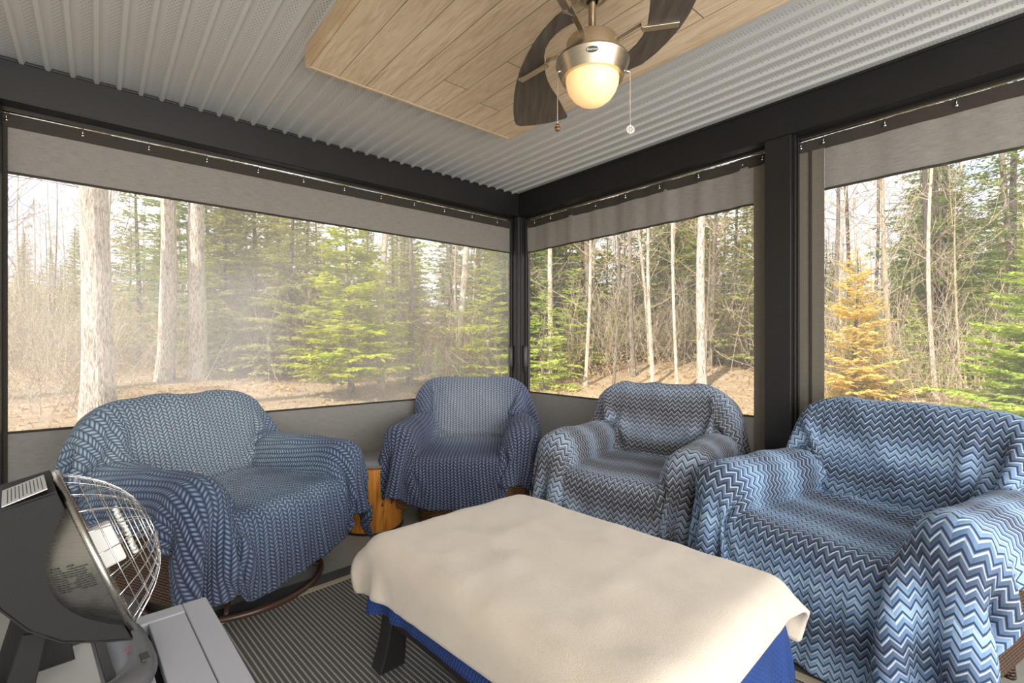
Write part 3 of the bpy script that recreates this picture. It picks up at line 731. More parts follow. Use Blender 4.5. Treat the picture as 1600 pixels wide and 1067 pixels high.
for sx in (-1, 1):
    for sy in (-1, 1):
        # sabre leg: flat board, curving out towards its foot
        prof = []
        for i in range(9):
            f = i / 8; zz = .335 * (1 - f); prof.append((-.045 + .05 * f ** 2.6 * 1.0, zz))
        outer = prof; inner = [(x - (.095 - .012 * math.sin(math.pi * (i / 8)) * 2.2), z) for i, (x, z) in enumerate(prof)]
        poly = outer + inner[::-1]
        M = Matrix.Translation((sx * (HX + .0), sy * (HY_ - .045), 0)) @ Matrix(((sx, 0, 0, 0), (0, 0, 1, 0), (0, 1, 0, 0), (0, 0, 0, 1)))
        MB().prism(poly, -.032, .032, M).build('leg', M_BLACKW, t, bevel=.004)
MB().box(-HX + .03, -HX + .055, -HY_ + .07, HY_ - .07, .165, .31).box(HX - .055, HX - .03, -HY_ + .07, HY_ - .07, .165, .31)\
    .box(-HX + .08, HX - .08, -HY_ + .02, -HY_ + .045, .165, .31).box(-HX + .08, HX - .08, HY_ - .045, HY_ - .02, .165, .31).build('apron', M_BLACKW, t, bevel=.004)
def flat_start(x0, x1, y0, y1, rest, z, seed, amp=.012, skew=0.0):
    nx = int((x1 - x0) / rest) + 1; ny = int((y1 - y0) / rest) + 1
    X, Y = np.meshgrid(x0 + np.arange(nx) * rest, y0 + np.arange(ny) * rest)
    c, s = math.cos(skew), math.sin(skew); X, Y = X * c - Y * s, X * s + Y * c
    rng = np.random.RandomState(seed)
    # squeeze the cloth a little so that it lies in shallow folds
    Z = z + smooth_noise(rng, ny, nx, 5) * amp + amp
    return np.stack([X * .992, Y * .992, Z], -1)
box1 = lambda P: sd_rbox(P, (0, 0, TT - .2), (HX, HY_, .2), .03)
legs = lambda P: box1(P)
Pb = drape(flat_start(-HX - .15, HX + .10, -HY_ - .27, HY_ + .07, .022, TT + .012, 1), .022, box1, steps=60, mu=.6, push=.004)
tagp(cloth_obj('table_cover', Pb, .022, M_ROYAL, (*TB, .012), TR, .008), 'royal blue knitted cover on the low black table, under the beige throw', 'blanket')
Pb = drape(flat_start(-HX - .125, HX + .12, -HY_ - .075, HY_ + .09, .024, TT + .032, 11, .02, .035), .024, box1, steps=60, mu=.6, push=.024, bend=.4)
rg = np.random.RandomState(4); sh = Pb.shape
Pb[..., 2] += np.where(Pb[..., 2] > TT, np.maximum(smooth_noise(rg, sh[0], sh[1], 9), 0) * .007 + np.maximum(smooth_noise(rg, sh[0], sh[1], 16), 0) * .004, 0)
tagp(cloth_obj('throw', Pb, .024, M_BEIGE, (*TB, .012), TR, .012), 'beige fleece throw spread over the low table in the foreground', 'blanket')

# ------------------------------------------------------------------ round amber side table
t = thing('drum_side_table', 'round amber plywood drum side table with speckled grey top between two blue chairs', 'side table', (-.87, 3.02, 0))
MB().lathe([(.175, 0), (.185, .02), (.205, .2), (.2, .385), (.19, .39)], 40, cap=True).build('drum', M_AMBER, t, smooth=True, angle=40)
MB().lathe([(.001, .391), (.2, .391), (.206, .396), (.206, .404), (.2, .409), (.001, .409)], 40).build('top', M_TOPG, t, smooth=True, angle=40)
MB().lathe([(.186, .002), (.19, .002), (.19, .012), (.186, .012)], 40).build('foot_ring', M_BLACKW, t, smooth=True)

# ------------------------------------------------------------------ grey plastic table with the heater
GT = .52; P0 = at_z(322, 931, GT); GR = R_(43)
t = thing('slatted_table', 'small grey resin table with slatted top at the lower left under the heater', 'side table', (P0.x, P0.y, 0), GR)
X0, Y0 = -.62, -.66
mb = MB().box(-.048, 0, Y0, 0, GT - .03, GT).box(X0, X0 + .048, Y0, 0, GT - .03, GT).box(X0 + .048, -.048, -.045, 0, GT - .03, GT).box(X0 + .048, -.048, Y0, Y0 + .045, GT - .03, GT)
mb.build('frame', M_GREYP, t, bevel=.004)
x = -.0495
while x > X0 + .06:
    MB().box(max(x - .066, X0 + .049), x, Y0 + .0465, -.0465, GT - .022, GT - .0015).build('slat', M_GREYP, t, bevel=.002); x -= .080
MB().box(X0 + .03, -.03, Y0 + .03, -.03, GT - .05, GT - .03).build('under_frame', M_SHELL, t)
for a in (X0 + .01, -.05):
    for b in (Y0 + .01, -.05): MB().box(a, a + .04, b, b + .04, .0105, GT - .03).build('leg', M_GREYP, t, bevel=.004)

# parabolic dish heater
hc = at_d(147, .86); hz = CAMH - 322 / F_PX * .86; HG = R_(46)
t = thing('dish_heater', 'parabolic dish heater with wire grille and dark grey shell on the slatted table', 'heater', (hc.x, hc.y, GT), HG)
MH = Matrix.Translation((0, 0, hz - GT)) @ Matrix.Rotation(R_(-19), 4, 'Y'); RX = Matrix.Rotation(R_(90), 4, 'Y')
RD, DD, PW = .150, .10, .092
prof = [(RD * math.sqrt(i / 24), -DD + DD * i / 24) for i in range(1, 25)]
mb = MB().lathe(prof, 56, MH @ RX); o = mb.build('reflector', M_ALU, t, smooth=True)
MB().lathe([(RD - .002, -.004), (RD + .005, -.004), (RD + .008, .001), (RD + .005, .006), (RD - .002, .006), (RD - .004, .001), (RD - .002, -.004)], 72, MH @ RX).build('rim', M_ALU, t, smooth=True)
sh = [(-.006, .146), (-.067, .152), (-.100, .142), (-.120, .10), (-.124, .05), (-.117, .010), (-.104, -.038), (-.079, -.083), (-.038, -.120), (-.006, -.144)]
Mp = MH @ Matrix(((1, 0, 0, 0), (0, 0, 1, 0), (0, 1, 0, 0), (0, 0, 0, 1)))
n = len(sh)   # open at the front: two cheeks and a wrapped back
vs = [Mp @ Vector((x, z, y)) for y in (-PW, PW) for x, z in sh]
inn = [(max(min(x, -.006), -.31), z * .96) for x, z in sh]
for s in (-1, 1):
    MB().prism(sh, s * PW - (.004 if s > 0 else 0), s * PW + (.004 if s < 0 else 0), Mp).build('side_shell', M_SHELL, t, bevel=.003)
fs = [(i, i + 1, n + i + 1, n + i) for i in range(n - 1)]
o = MB().add(vs, fs).build('shell_wrap', M_SHELL, t); m = o.modifiers.new('t', 'SOLIDIFY'); m.thickness = .004
MB().box(-.066, -.014, -.085, .03, .1525, .154, MH).build('top_label', M_PAPER, t)
mb = MB()
for i in range(10): mb.box(-.060 + i * .0045, -.0588 + i * .0045, -.078 + .006 * (i % 3), .02 - .004 * (i % 2), .154, .1543, MH)
mb.build('label_print', M_INK, t)
MB().tube([MH @ Vector(p) for p in ((-.095, -.07, .143), (-.105, -.07, .168), (-.115, -.05, .175), (-.115, .05, .175), (-.105, .07, .168), (-.095, .07, .143))], .009, 10).build('handle', M_BASE, t, smooth=True)
mb = MB()
def gp(r, w): return MH @ Vector((.085 * (1 - (r / RD) ** 2.6) + .002, r * math.cos(w), r * math.sin(w)))
for i in range(24):
    w = 2 * math.pi * i / 24; mb.tube([gp(RD * f, w) for f in (.24, .4, .55, .7, .82, .92, 1)], .0010, 5)
mb.build('grille_spokes', M_CHROME, t, smooth=True)
for f in (.24, .4, .55, .68, .8, .91):
    MB().tube([gp(RD * f, 2 * math.pi * i / 48) for i in range(48)], .0011, 5, closed=True).build('grille_ring', M_CHROME, t, smooth=True)
MB().box(.0, .035, -.012, .012, -.038, .038, MH).build('ceramic_block', M_CERAMIC, t, bevel=.004)
MB().tube([MH @ Vector((.05 + .003 * math.sin(i), .03 + .010 * math.cos(i * .9), -.05 + i * .1 / 90 + .010 * math.sin(i * .9) * 0)) for i in range(90)], .003, 5).build('heating_coil', M_CERAMIC, t, smooth=True)
MB().tube([MH @ Vector(p) for p in ((-.10, 0, 0), (.04, 0, 0))], .008, 10).build('bracket', M_CHROME, t, smooth=True)
def dish_pt(x, z, e=.0012):
    r = RD * math.sqrt((x + DD) / DD) + e; return MH @ Vector((x, -math.sqrt(max(r * r - z * z, 1e-6)), z))
mb = MB(); rr = random.Random(3)
for row in range(11):
    z = .034 - row * .0040; x = -.056
    while x < -.016:
        w = rr.uniform(.004, .009)
        if not (-.042 < x < -.039) and (row > 0 or x < -.028):
            hh = .0018 if row else .0028
            q = [dish_pt(x, z), dish_pt(min(x + w, -.012), z), dish_pt(min(x + w, -.012), z + hh), dish_pt(x, z + hh)]
            mb.add(q, [(0, 1, 2, 3)])
        x += w + .0015
mb.build('warning_print', M_INK, t)
# base: rounded tray with a sunken deck
def oval(x0, x1, y0, y1, n=40, p=3.0):
    cx, cy, a, b = (x0 + x1) / 2, (y0 + y1) / 2, (x1 - x0) / 2, (y1 - y0) / 2; out = []
    for i in range(n):
        w = 2 * math.pi * i / n; c, s = math.cos(w), math.sin(w)
        out.append((cx + a * abs(c) ** (2 / p) * (1 if c > 0 else -1), cy + b * abs(s) ** (2 / p) * (1 if s > 0 else -1)))
    return out
def loft(rings):
    n = len(rings[0]); vs = [p for r in rings for p in r]; fs = []
    for k in range(len(rings) - 1):
        for i in range(n): fs.append((k * n + i, k * n + (i + 1) % n, (k + 1) * n + (i + 1) % n, (k + 1) * n + i))
    fs.append(tuple(range((len(rings) - 1) * n, len(rings) * n))); fs.append(tuple(range(n))[::-1]); return MB().add(vs, fs)
def ring_at(g, z, dz=0.0): return [(x, y, z + dz * max(0, -y - .02)) for x, y in oval(-.175 - g, .085 + g, -.120 - g, .195 + g)]
loft([ring_at(.002, .0015), ring_at(.006, .010), ring_at(0, .026), ring_at(-.014, .034), ring_at(-.030, .036), ring_at(-.045, .024), ring_at(-.062, .020)]).build('base', M_BASE, t, smooth=True)
MB().box(-.115, .005, -.055, .12, .0205, .0235).build('deck', M_PAPER, t, bevel=.002)
MB().box(.010, .024, -.055, .115, .020, .0262).box(-.115, .024, .122, .134, .020, .028).build('slot', M_INK, t, bevel=.002)
mb = MB()
mb.prism([(-.13, .02), (-.02, .02), (-.035, .128), (-.10, .140)], .062, .070, Matrix(((1, 0, 0, 0), (0, 0, 1, 0), (0, 1, 0, 0), (0, 0, 0, 1))))  .prism([(-.12, .02), (-.08, .02), (-.06, .128), (-.09, .135)], -.03, -.022, Matrix(((1, 0, 0, 0), (0, 0, 1, 0), (0, 1, 0, 0), (0, 0, 0, 1))))
mb.build('tilt_bracket', M_SHELL, t, bevel=.002)
MB().box(-.125, -.112, -.085, -.072, .024, .046).box(-.128, -.109, -.092, -.066, .046, .050).build('tip_over_switch', M_CHROME, t, bevel=.002)
MB().lathe([(.0065, .0), (.009, .0)], 24, Matrix.Translation((.052, .005, .0352))).build('red_mark', M_RED, t)
MB().box(.060, .072, -.055, -.028, .034, .0362).build('rating_label', M_INK, t)

# ------------------------------------------------------------------ ceiling fan
FC = room(1.256, 1.058)
t = thing('ceiling_fan', 'brushed nickel ceiling fan with three curved dark blades and a lit frosted globe', 'ceiling fan', (FC.x, FC.y, 0))
MB().lathe([(.001, 2.3175), (.068, 2.3175), (.066, 2.295), (.045, 2.272), (.02, 2.262)], 40).build('canopy', M_NICKEL, t, smooth=True, angle=50)
MB().lathe([(.0125, 2.265), (.0125, 2.15), (.02, 2.146), (.024, 2.134)], 24).build('downrod', M_NICKEL, t, smooth=True)
MB().lathe([(.001, 2.137), (.07, 2.137), (.083, 2.131), (.086, 2.124), (.086, 2.066), (.10, 2.064)], 48).build('motor_housing', M_NICKEL, t, smooth=True, angle=35)
MB().lathe([(.08, 2.066), (.114, 2.066), (.120, 2.062), (.122, 2.055), (.105, 2.012), (.102, 2.004), (.09, 2.005), (.089, 2.02)], 56).build('light_bowl', M_NICKEL, t, smooth=True, angle=30)
gl = [(.0865, 2.02), (.088, 2.003), (.086, 1.985), (.078, 1.963), (.064, 1.943), (.045, 1.928), (.022, 1.921), (.001, 1.919)]
MB().lathe(gl, 48).build('lamp_globe', M_GLOBE, t, smooth=True)
BZ = 2.128
Z = lambda a, b: (780 + a / 4.85, b / 4.85)
outl = [(560, 120), (480, 95), (430, 132), (385, 178), (340, 228), (290, 292), (250, 350), (215, 415), (180, 485), (150, 560), (128, 640), (114, 720), (107, 800), (108, 860), (114, 915), (128, 945), (155, 957), (200, 955), (260, 950), (330, 940), (400, 928), (470, 908), (505, 898), (516, 885), (506, 862), (475, 805), (440, 740), (405, 690), (372, 630), (352, 570), (342, 500), (340, 430), (352, 370), (385, 310), (430, 262), (485, 218), (545, 184), (600, 165)]
def blade_pts(pts, z, rot):
    c, s = math.cos(rot), math.sin(rot); o = []
    for a, b in pts:
        p = at_z(*Z(a, b), z); x, y = p.x - FC.x, p.y - FC.y; o.append((x * c - y * s, x * s + y * c))
    return o
barl = [(150, 595), (345, 478), (378, 508), (172, 632)]
BLADES = [
    (outl, [(160, 610), (360, 492)], 0),
    ([(905, 470), (985, 395), (1035, 350), (1085, 285), (1120, 210), (1138, 100), (1145, 0), (1135, -150), (1100, -290), (1040, -420), (1300, -520), (1420, -480), (1500, -330), (1525, -180), (1495, 0), (1440, 110), (1370, 215), (1290, 305), (1190, 405), (1080, 490), (985, 530), (930, 530)], [(1365, 178), (1085, 218)], 0),
    (None, [(395, -130), (512, 62)], 0),
]
for kk, (pts, bar_px, rot) in enumerate(BLADES):
    if pts is None:      # the third blade lies nearer than the picture's top edge
        poly = [(.16, -.20), (.03, -.21), (-.1, -.22), (-.25, -.21), (-.40, -.20), (-.52, -.205), (-.60, -.26), (-.58, -.38), (-.42, -.42), (-.22, -.40), (-.03, -.34), (.12, -.25)]
    else: poly = blade_pts(pts, BZ, 0)
    br = MB().prism(poly, BZ, BZ + .006).build('blade', M_BLADE, t, bevel=.001)
    ia = blade_pts(bar_px, BZ - .004, 0); e0 = Vector((*ia[0], BZ - .004)); e1 = Vector((*ia[1], BZ - .004))
    hub = Vector((e1.x, e1.y, 0)).normalized() * .084
    def bar(p, q, w, th):
        dd = (q - p).normalized(); sd_ = (Vector((-dd.y, dd.x, 0)) if abs(dd.z) < .95 else Vector((-(e1 - e0).y, (e1 - e0).x, 0))).normalized() * w; up = dd.cross(sd_).normalized() * th
        return [p - sd_ - up, p + sd_ - up, p + sd_ + up, p - sd_ + up, q - sd_ - up, q + sd_ - up, q + sd_ + up, q - sd_ + up]
    BX = [(0, 1, 2, 3), (7, 6, 5, 4), (0, 4, 5, 1), (1, 5, 6, 2), (2, 6, 7, 3), (3, 7, 4, 0)]
    n1 = e1 + (e1 - e0).normalized() * .003
    mb = MB().add(bar(e0, e1, .0125, .0045), BX).add(bar(e1, Vector((n1.x, n1.y, BZ + .016)), .0115, .003), BX)
    mb.add(bar(Vector((n1.x, n1.y, BZ + .014)), Vector((hub.x, hub.y, 2.118)), .0095, .003), BX)
    mb.build('blade_arm', M_NICKEL, br, bevel=.0015)
for px, ln, disc in ((870.5, .172, False), (983.5, .180, True)):
    p = at_d(px, FC.y); x = p.x - FC.x; y = -.012; z0 = 2.03
    MB().tube([(x * .9, y, z0 - .006), (x * 1.0, y, z0 - .006)], .005, 8).build('chain_socket', M_CHROME, t, smooth=True)
    ch = MB()
    nb = int(ln / .0045)
    ch.tube([(x, y, z0 - .006 - i * .0045) for i in range(nb + 1)], [.0012 + .0006 * (i % 2) for i in range(nb + 1)], 5)
    o = ch.build('pull_chain', M_CHROME, t, smooth=True)
    zb = z0 - .006 - ln
    if disc:
        MB().lathe([(.001, -.002), (.013, -.002), (.0145, 0), (.013, .002), (.001, .002)], 24, Matrix.Translation((x, y, zb - .012)) @ Matrix.Rotation(R_(90), 4, 'X')).build('disc_pendant', M_PAPER, o, smooth=True, angle=40)
        mm = MB()
        for i in range(6): mm.box(.004, .009, -.001, .001, .0021, .0026, Matrix.Translation((x, y, zb - .012)) @ Matrix.Rotation(R_(90), 4, 'X') @ Matrix.Rotation(R_(60 * i), 4, 'Z'))
        mm.build('pendant_mark', M_INK, o)
    else:
        MB().lathe([(.001, .0), (.006, -.004), (.0095, -.012), (.0085, -.022), (.001, -.028)], 16, Matrix.Translation((x, y, zb))).build('bell_pendant', M_WICKL, o, smooth=True)
# oval maker's badge on the bowl, facing the room's near side
bd = Vector((-FC.x, -FC.y, 0)).normalized(); ang = math.atan2(bd.y, bd.x)
MBd = Matrix.Rotation(ang, 4, 'Z') @ Matrix.Translation((.1155, 0, 2.037)) @ Matrix.Rotation(R_(90) + R_(21.5), 4, 'Y') @ Matrix.Rotation(R_(90), 4, 'Z')
badge = MB().lathe([(.001, .0015), (.0195, .0015), (.020, 0)], 28, MBd @ Matrix.Diagonal((1, .45, 1, 1))).build('badge', M_INK, t, smooth=True, angle=30)
tcu = bpy.data.curves.new('badge_lettering', 'FONT'); tcu.body = 'Emerson'; tcu.size = .0098; tcu.align_x = 'CENTER'; tcu.align_y = 'CENTER'; tcu.extrude = .0002; tcu.shear = .3
to0 = bpy.data.objects.new('lettering_source', tcu); COL.objects.link(to0); bpy.context.view_layer.update(); lme = bpy.data.meshes.new_from_object(to0.evaluated_get(bpy.context.evaluated_depsgraph_get())); bpy.data.objects.remove(to0)
to = link_mesh('badge_lettering', lme, M_CERAMIC, badge, False); to.matrix_local = MBd @ Matrix.Translation((0, 0, .002))
#@@FOREST
# ------------------------------------------------------------------ the woods
def gz(x, y):
    d = math.hypot(x, y); z = -.16 + max(0, d - 11) * .035 + max(0, d - 30) * .08
    for mx, my, r, h in ((4.2, 14.8, 3.2, .42), (7.5, 15.5, 4, .4), (-9, 16, 5, .3)): z += h * math.exp(-((x - mx) ** 2 + (y - my) ** 2) / r ** 2)
    return z + .06 * math.sin(x * .9 + 1) * math.sin(y * .8) * min(1, max(0, (d - 5) / 4))
rng = random.Random(11)
N = 90; S = 1.0; vs, fs = [], []
xs = [math.copysign(abs(i / 45) ** 1.8 * 110, i) for i in range(-45, 46)]
for y in xs:
    for x in xs: vs.append((x, y, gz(x, y) if math.hypot(x, y) > 3.9 else -.2))
m_ = len(xs); fs = [(j * m_ + i, j * m_ + i + 1, (j + 1) * m_ + i + 1, (j + 1) * m_ + i) for j in range(m_ - 1) for i in range(m_ - 1)]
tagp(MB().add(vs, fs).build('ground', M_GROUND, None, smooth=True), kind='structure')

def trunk_mesh(h, r, lean=.0, wob=.04, n=14, seed=0, taper=.55):
    rr = random.Random(seed); pts = []; rs = []; ph = rr.uniform(0, 6)
    for i in range(15):
        f = i / 14; pts.append((lean * h * f + wob * math.sin(f * 5 + ph), wob * math.cos(f * 4 + ph), h * f)); rs.append(r * (1 - taper * f) * (1 + .22 * math.exp(-f * 30)) * rr.uniform(.96, 1.05))
    mb = MB(); mb.tube(pts, rs, n); nv = []
    for i, p in enumerate(mb.v): k = 1 + rr.uniform(-.035, .035); c = pts[i // n]; nv.append((c[0] + (p[0] - c[0]) * k, c[1] + (p[1] - c[1]) * k, p[2]))
    mb.v = nv; return mb, pts, rs
def branches(mb, p, d, L, r, depth, rr, kink=.35, up=.15, nsub=(2, 4), minr=.002, sides=4):
    pts = [Vector(p)]; d = Vector(d).normalized(); n = 5; dirs = []
    for i in range(n):
        d = (d + Vector((rr.gauss(0, kink), rr.gauss(0, kink), rr.gauss(0, kink) + up)) * .35).normalized(); dirs.append(d.copy()); pts.append(pts[-1] + d * L / n)
    mb.tube(pts, [max(r * (1 - .75 * i / n), minr) for i in range(n + 1)], sides, cap=False)
    if depth:
        for _ in range(rr.randint(*nsub)):
            i = rr.randint(1, n - 1); dd = (dirs[i] + Vector((rr.gauss(0, .6), rr.gauss(0, .6), rr.gauss(.15, .4)))).normalized()
            branches(mb, pts[i], dd, L * rr.uniform(.4, .65), max(r * .5, minr), depth - 1, rr, kink, up, nsub, minr, sides)
    return pts
def frond(mb, base, d, L, W, rr, tw, droop, nseg=9, tl=None):
    """one evergreen bough: a drooping spine with flat sprays of side twigs"""
    d = Vector(d).normalized(); side = Vector((-d.y, d.x, 0)).normalized(); p = Vector(base); n = nseg
    for i in range(n):
        f = (i + .5) / n; c = Vector(base) + d * L * f + Vector((0, 0, -droop * L * f * f + .10 * L * f)); wl = W * (math.sin(math.pi * min(1, f * .85 + .2))) * rr.uniform(.7, 1.15)
        for s in (-1, 1):
            if f > .12:
                e = c + side * s * wl + d * wl * rr.uniform(.5, .9) + Vector((0, 0, -wl * rr.uniform(.05, .45)))
                w_ = tw * rr.uniform(.7, 1.3); a = (e - c); q = a.cross(Vector((rr.gauss(0, .35), rr.gauss(0, .35), 1))).normalized() * w_
                m2 = c + a * .5
                mb.add([c, m2 + q, e, m2 - q], [(0, 1, 2, 3)])
                for g in (.35, .65):        # side twiglets
                    b0 = c + a * g; l2 = wl * rr.uniform(.3, .5) * (1.2 - g)
                    for s2 in (-1, 1):
                        e2 = b0 + (a.normalized() + q.normalized() * s2 * 1.1).normalized() * l2 + Vector((0, 0, -l2 * rr.uniform(0, .4)))
                        a2 = e2 - b0; q2 = a2.cross(Vector((rr.gauss(0, .4), rr.gauss(0, .4), 1))).normalized() * w_ * .7; m3 = b0 + a2 * .5
                        mb.add([b0, m3 + q2, e2, m3 - q2], [(0, 1, 2, 3)])
def conifer(h, R, seed, z0=.12, dens=1.0, tw=.035, droop=.35, nseg=8, wfac=.28, step=.30):
    rr = random.Random(seed); cm = MB(); tm, tp, tr_ = trunk_mesh(h, h * .011 + .02, 0, .05, 8, seed, .85)
    z = h * z0
    while z < h * .985:
        f = (z / h - z0) / (1 - z0); L = R * (1 - f) ** .8 * rr.uniform(.75, 1.1) + .15; k = max(4, int((7 - 3 * f) * dens)); a0 = rr.uniform(0, 6.3)
        for i in range(k):
            if rr.random() < .10: continue
            w = a0 + 6.283 * i / k + rr.gauss(0, .2); l = L * rr.uniform(.65, 1.12)
            frond(cm, (0, 0, z + rr.uniform(-.1, .1)), (math.cos(w), math.sin(w), .18 + .35 * f), l, l * wfac, rr, tw * (.8 + .4 * rr.random()), droop, max(4, int(nseg * (l / R + .3))))
        z += step * rr.uniform(.75, 1.25) * (1 - .45 * f)
    return cm.mesh('crown'), tm.mesh('trunk')
def bare(h, r, seed, nb=16, wood=.30, z0=.25, depth=2, lean=0, L0=.22):
    rr = random.Random(seed); tm, tp, trr = trunk_mesh(h, r, lean, h * .012, 7, seed, .8); cm = MB()
    for _ in range(nb):
        f = rr.uniform(z0, .98); i = min(13, int(f * 14)); p = Vector(tp[i]).lerp(Vector(tp[i + 1]), f * 14 - i); w = rr.uniform(0, 6.3)
        branches(cm, p, (math.cos(w), math.sin(w), rr.uniform(.4, 1.2)), h * L0 * (1.25 - f) * rr.uniform(.6, 1.3), max(trr[i] * wood, .004), depth, rr, minr=.0035, sides=3)
    return cm.mesh('branches'), tm.mesh('trunk')
def brush(h, seed, n=16, spread=.5, minr=.003):
    rr = random.Random(seed); mb = MB()
    for _ in range(n):
        w = rr.uniform(0, 6.3); branches(mb, (rr.gauss(0, spread), rr.gauss(0, spread), -.05), (math.cos(w) * .45, math.sin(w) * .45, 1), h * rr.uniform(.5, 1.1), .008, 2, rr, .5, .1, (2, 3), minr, 3)
    return mb.mesh('brush')
def leafy(h, seed, n=900, spread=.8):
    rr = random.Random(seed); mb = MB()
    for _ in range(n):
        p = Vector((rr.gauss(0, spread), rr.gauss(0, spread), abs(rr.gauss(h * .45, h * .3)))); a = Vector((rr.gauss(0, 1), rr.gauss(0, 1), rr.gauss(0, .5))).normalized() * rr.uniform(.03, .07); b = a.cross(Vector((rr.gauss(0, 1), rr.gauss(0, 1), rr.gauss(0, 1)))).normalized() * .022
        mb.add([p, p + a * .5 + b, p + a, p + a * .5 - b], [(0, 1, 2, 3)])
    return mb.mesh('leaves')
def put(name, label, cat, x, y, parts, scale=1, rz=None, group=None, dz=0):
    """first or repeated plant: an empty with one object per part, mesh data shared"""
    t = thing(name, label, cat, (x, y, gz(x, y) - .04 + dz), rng.uniform(0, 6.28) if rz is None else rz, group); t.scale = (scale,) * 3 if not isinstance(scale, tuple) else scale
    for pn, me, mat in parts:
        if not me.materials: me.materials.append(mat.m)
        o = bpy.data.objects.new(pn, me); COL.objects.link(o); o.parent = t
        if me.materials[0] != mat.m: o.material_slots[0].link = 'OBJECT'; o.material_slots[0].material = mat.m
    return t
def atp(px, d): p = at_d(px, d); return p.x, p.y
# -- the big trunks seen through the left screen
def big_trunk(label, px, d, wpx, lean, seed, mat, h=9, limbs=5, wob=.05, name='tree'):
    r = wpx / F_PX * d / 2 * (.90 if wpx > 20 else .72); x, y = atp(px, d); tm, tp, trr = trunk_mesh(h, r, lean, wob, 18, seed, .35); cm = MB(); rr = random.Random(seed + 50)
    for _ in range(limbs):
        f = rr.uniform(.4, .95); i = min(13, int(f * 14)); w = rr.uniform(0, 6.3); branches(cm, tp[i], (math.cos(w), math.sin(w), .3), rr.uniform(1.2, 3.0), r * .12, 2, rr, .5, .1, (2, 4), .005, 4)
    for a in ([('limbs', cm.mesh('limbs'), mat)] if limbs else []): pass
    return put(name, label, 'tree', x, y, [('trunk', tm.mesh('trunk'), mat)] + ([('limbs', cm.mesh('limbs'), mat)] if limbs else []), 1, 0)
big_trunk('thickest pale furrowed trunk, nearest of the big trunks outside the left screen', 150, 8.2, 45, -.006, 1, M_BARKL, wob=.03, limbs=0)
big_trunk('pale trunk between the thickest trunk and the half-shaded one', 257, 12.5, 27, .008, 2, M_BARKL, wob=.06, limbs=0)
big_trunk('straight trunk pale above and grey below, behind the left armchair', 308, 12.9, 29, .004, 3, M_BARKL, wob=.03, limbs=0)
big_trunk('thin dark leaning trunk just right of the thickest trunk', 163, 11.5, 13, .045, 4, M_BARKG, wob=.12, limbs=8)
big_trunk('leaning white trunk right of the yellow-green evergreen', 600, 12.6, 15, .012, 5, M_BIRCH, wob=.10, limbs=4)
big_trunk('pale trunk outside the left screen, nearest the corner post', 722, 14.0, 15, .010, 6, M_BIRCH, wob=.12, limbs=4)
big_trunk('pale leaning trunk just right of the corner post', 853, 14.5, 12, .055, 7, M_BIRCH, wob=.12, limbs=5)
big_trunk('tall dark-sided trunk in the middle screen, left part', 916, 15.0, 12, .004, 8, M_BARKG, wob=.06, limbs=6)
big_trunk('slim pale trunk close beside the tall dark-sided one', 929, 15.6, 8, .002, 9, M_BIRCH, wob=.05, limbs=4)
big_trunk('lichen-mottled thick trunk in the middle screen near its right edge', 1097, 11.5, 19, .006, 10, M_BARKL, wob=.06, limbs=6)
big_trunk('slim white sapling left of the lichen-mottled trunk', 1055, 11.0, 7, .002, 12, M_BIRCH, wob=.08, limbs=8)
big_trunk('thin pale sapling leaning in the centre of the middle screen', 1010, 14.0, 7, -.05, 13, M_BIRCH, wob=.1, limbs=7)
big_trunk('dark bare trunk above the golden bush', 1321, 15.0, 8, .0, 14, M_BARKD, wob=.1, limbs=9)
big_trunk('reddish-grey slim trunk right of the golden bush', 1368, 14.0, 7, .0, 15, M_BARKG, wob=.1, limbs=7)
big_trunk('dark straight evergreen stem in the far right screen', 1447, 12.5, 10, .0, 16, M_BARKD, wob=.05, limbs=5)
big_trunk('dark evergreen stem beside the other in the far right screen', 1478, 13.0, 11, .002, 17, M_BARKD, wob=.05, limbs=5)
big_trunk('tall grey trunk leaning in the upper right of the far right screen', 1576, 12.0, 12, -.03, 18, M_BARKG, wob=.1, limbs=7)
# snag added out of view to shade the lower half of the grey-based trunk
sx, sy = atp(308, 12.9); k_ = 6.3; sx -= .5 * k_ - .09; sy -= .62 * k_ + .07
hh = 3.13 - (gz(sx, sy) - .04) + .6 * k_
mb = MB().tube([(0, 0, hh * i / 10) for i in range(10)] + [(0, 0, hh - .25), (0, 0, hh - .1), (0, 0, hh)], [.23] * 10 + [.21, .15, .05], 16)
put('shade_snag', 'thick broken snag added out of view at the left to shade a trunk', 'tree', sx, sy, [('trunk', mb.mesh('trunk'), M_BARKG)], 1, 0)
# -- singled-out evergreens
def special(label, px, d, h, R, seed, mat, tmat, **k):
    cm, tm = conifer(h, R, seed, **k); x, y = atp(px, d); return put('evergreen_tree', label, 'tree', x, y, [('crown', cm, mat), ('trunk', tm, tmat)], 1, 0)
special('sunlit yellow-green evergreen right of centre in the left screen', 545, 11.3, 5.2, 1.75, 21, M_NEEDY, M_BARKG, z0=.08, dens=1.6, tw=.045, droop=.2, nseg=11, step=.22)
special('sparse yellow-green evergreen boughs reaching past the leaning white trunk', 640, 13.0, 6.3, 1.9, 22, M_NEEDY, M_BARKG, z0=.22, dens=.75, tw=.03, droop=.25, step=.42)
special('tall olive evergreen behind the grey-based trunk', 395, 15.5, 8.4, 2.5, 23, M_NEED, M_BARKD, dens=1.3, tw=.05, nseg=9, step=.36)
special('dense olive evergreen between the grey-based trunk and the yellow-green one', 455, 14.2, 7.0, 2.0, 33, M_NEED, M_BARKD, z0=.04, dens=1.5, tw=.055, nseg=9, step=.28)
special('dense olive evergreen directly right of the grey-based trunk', 352, 14.6, 7.8, 1.9, 34, M_NEED, M_BARKD, z0=.04, dens=1.5, tw=.055, nseg=9, step=.28)
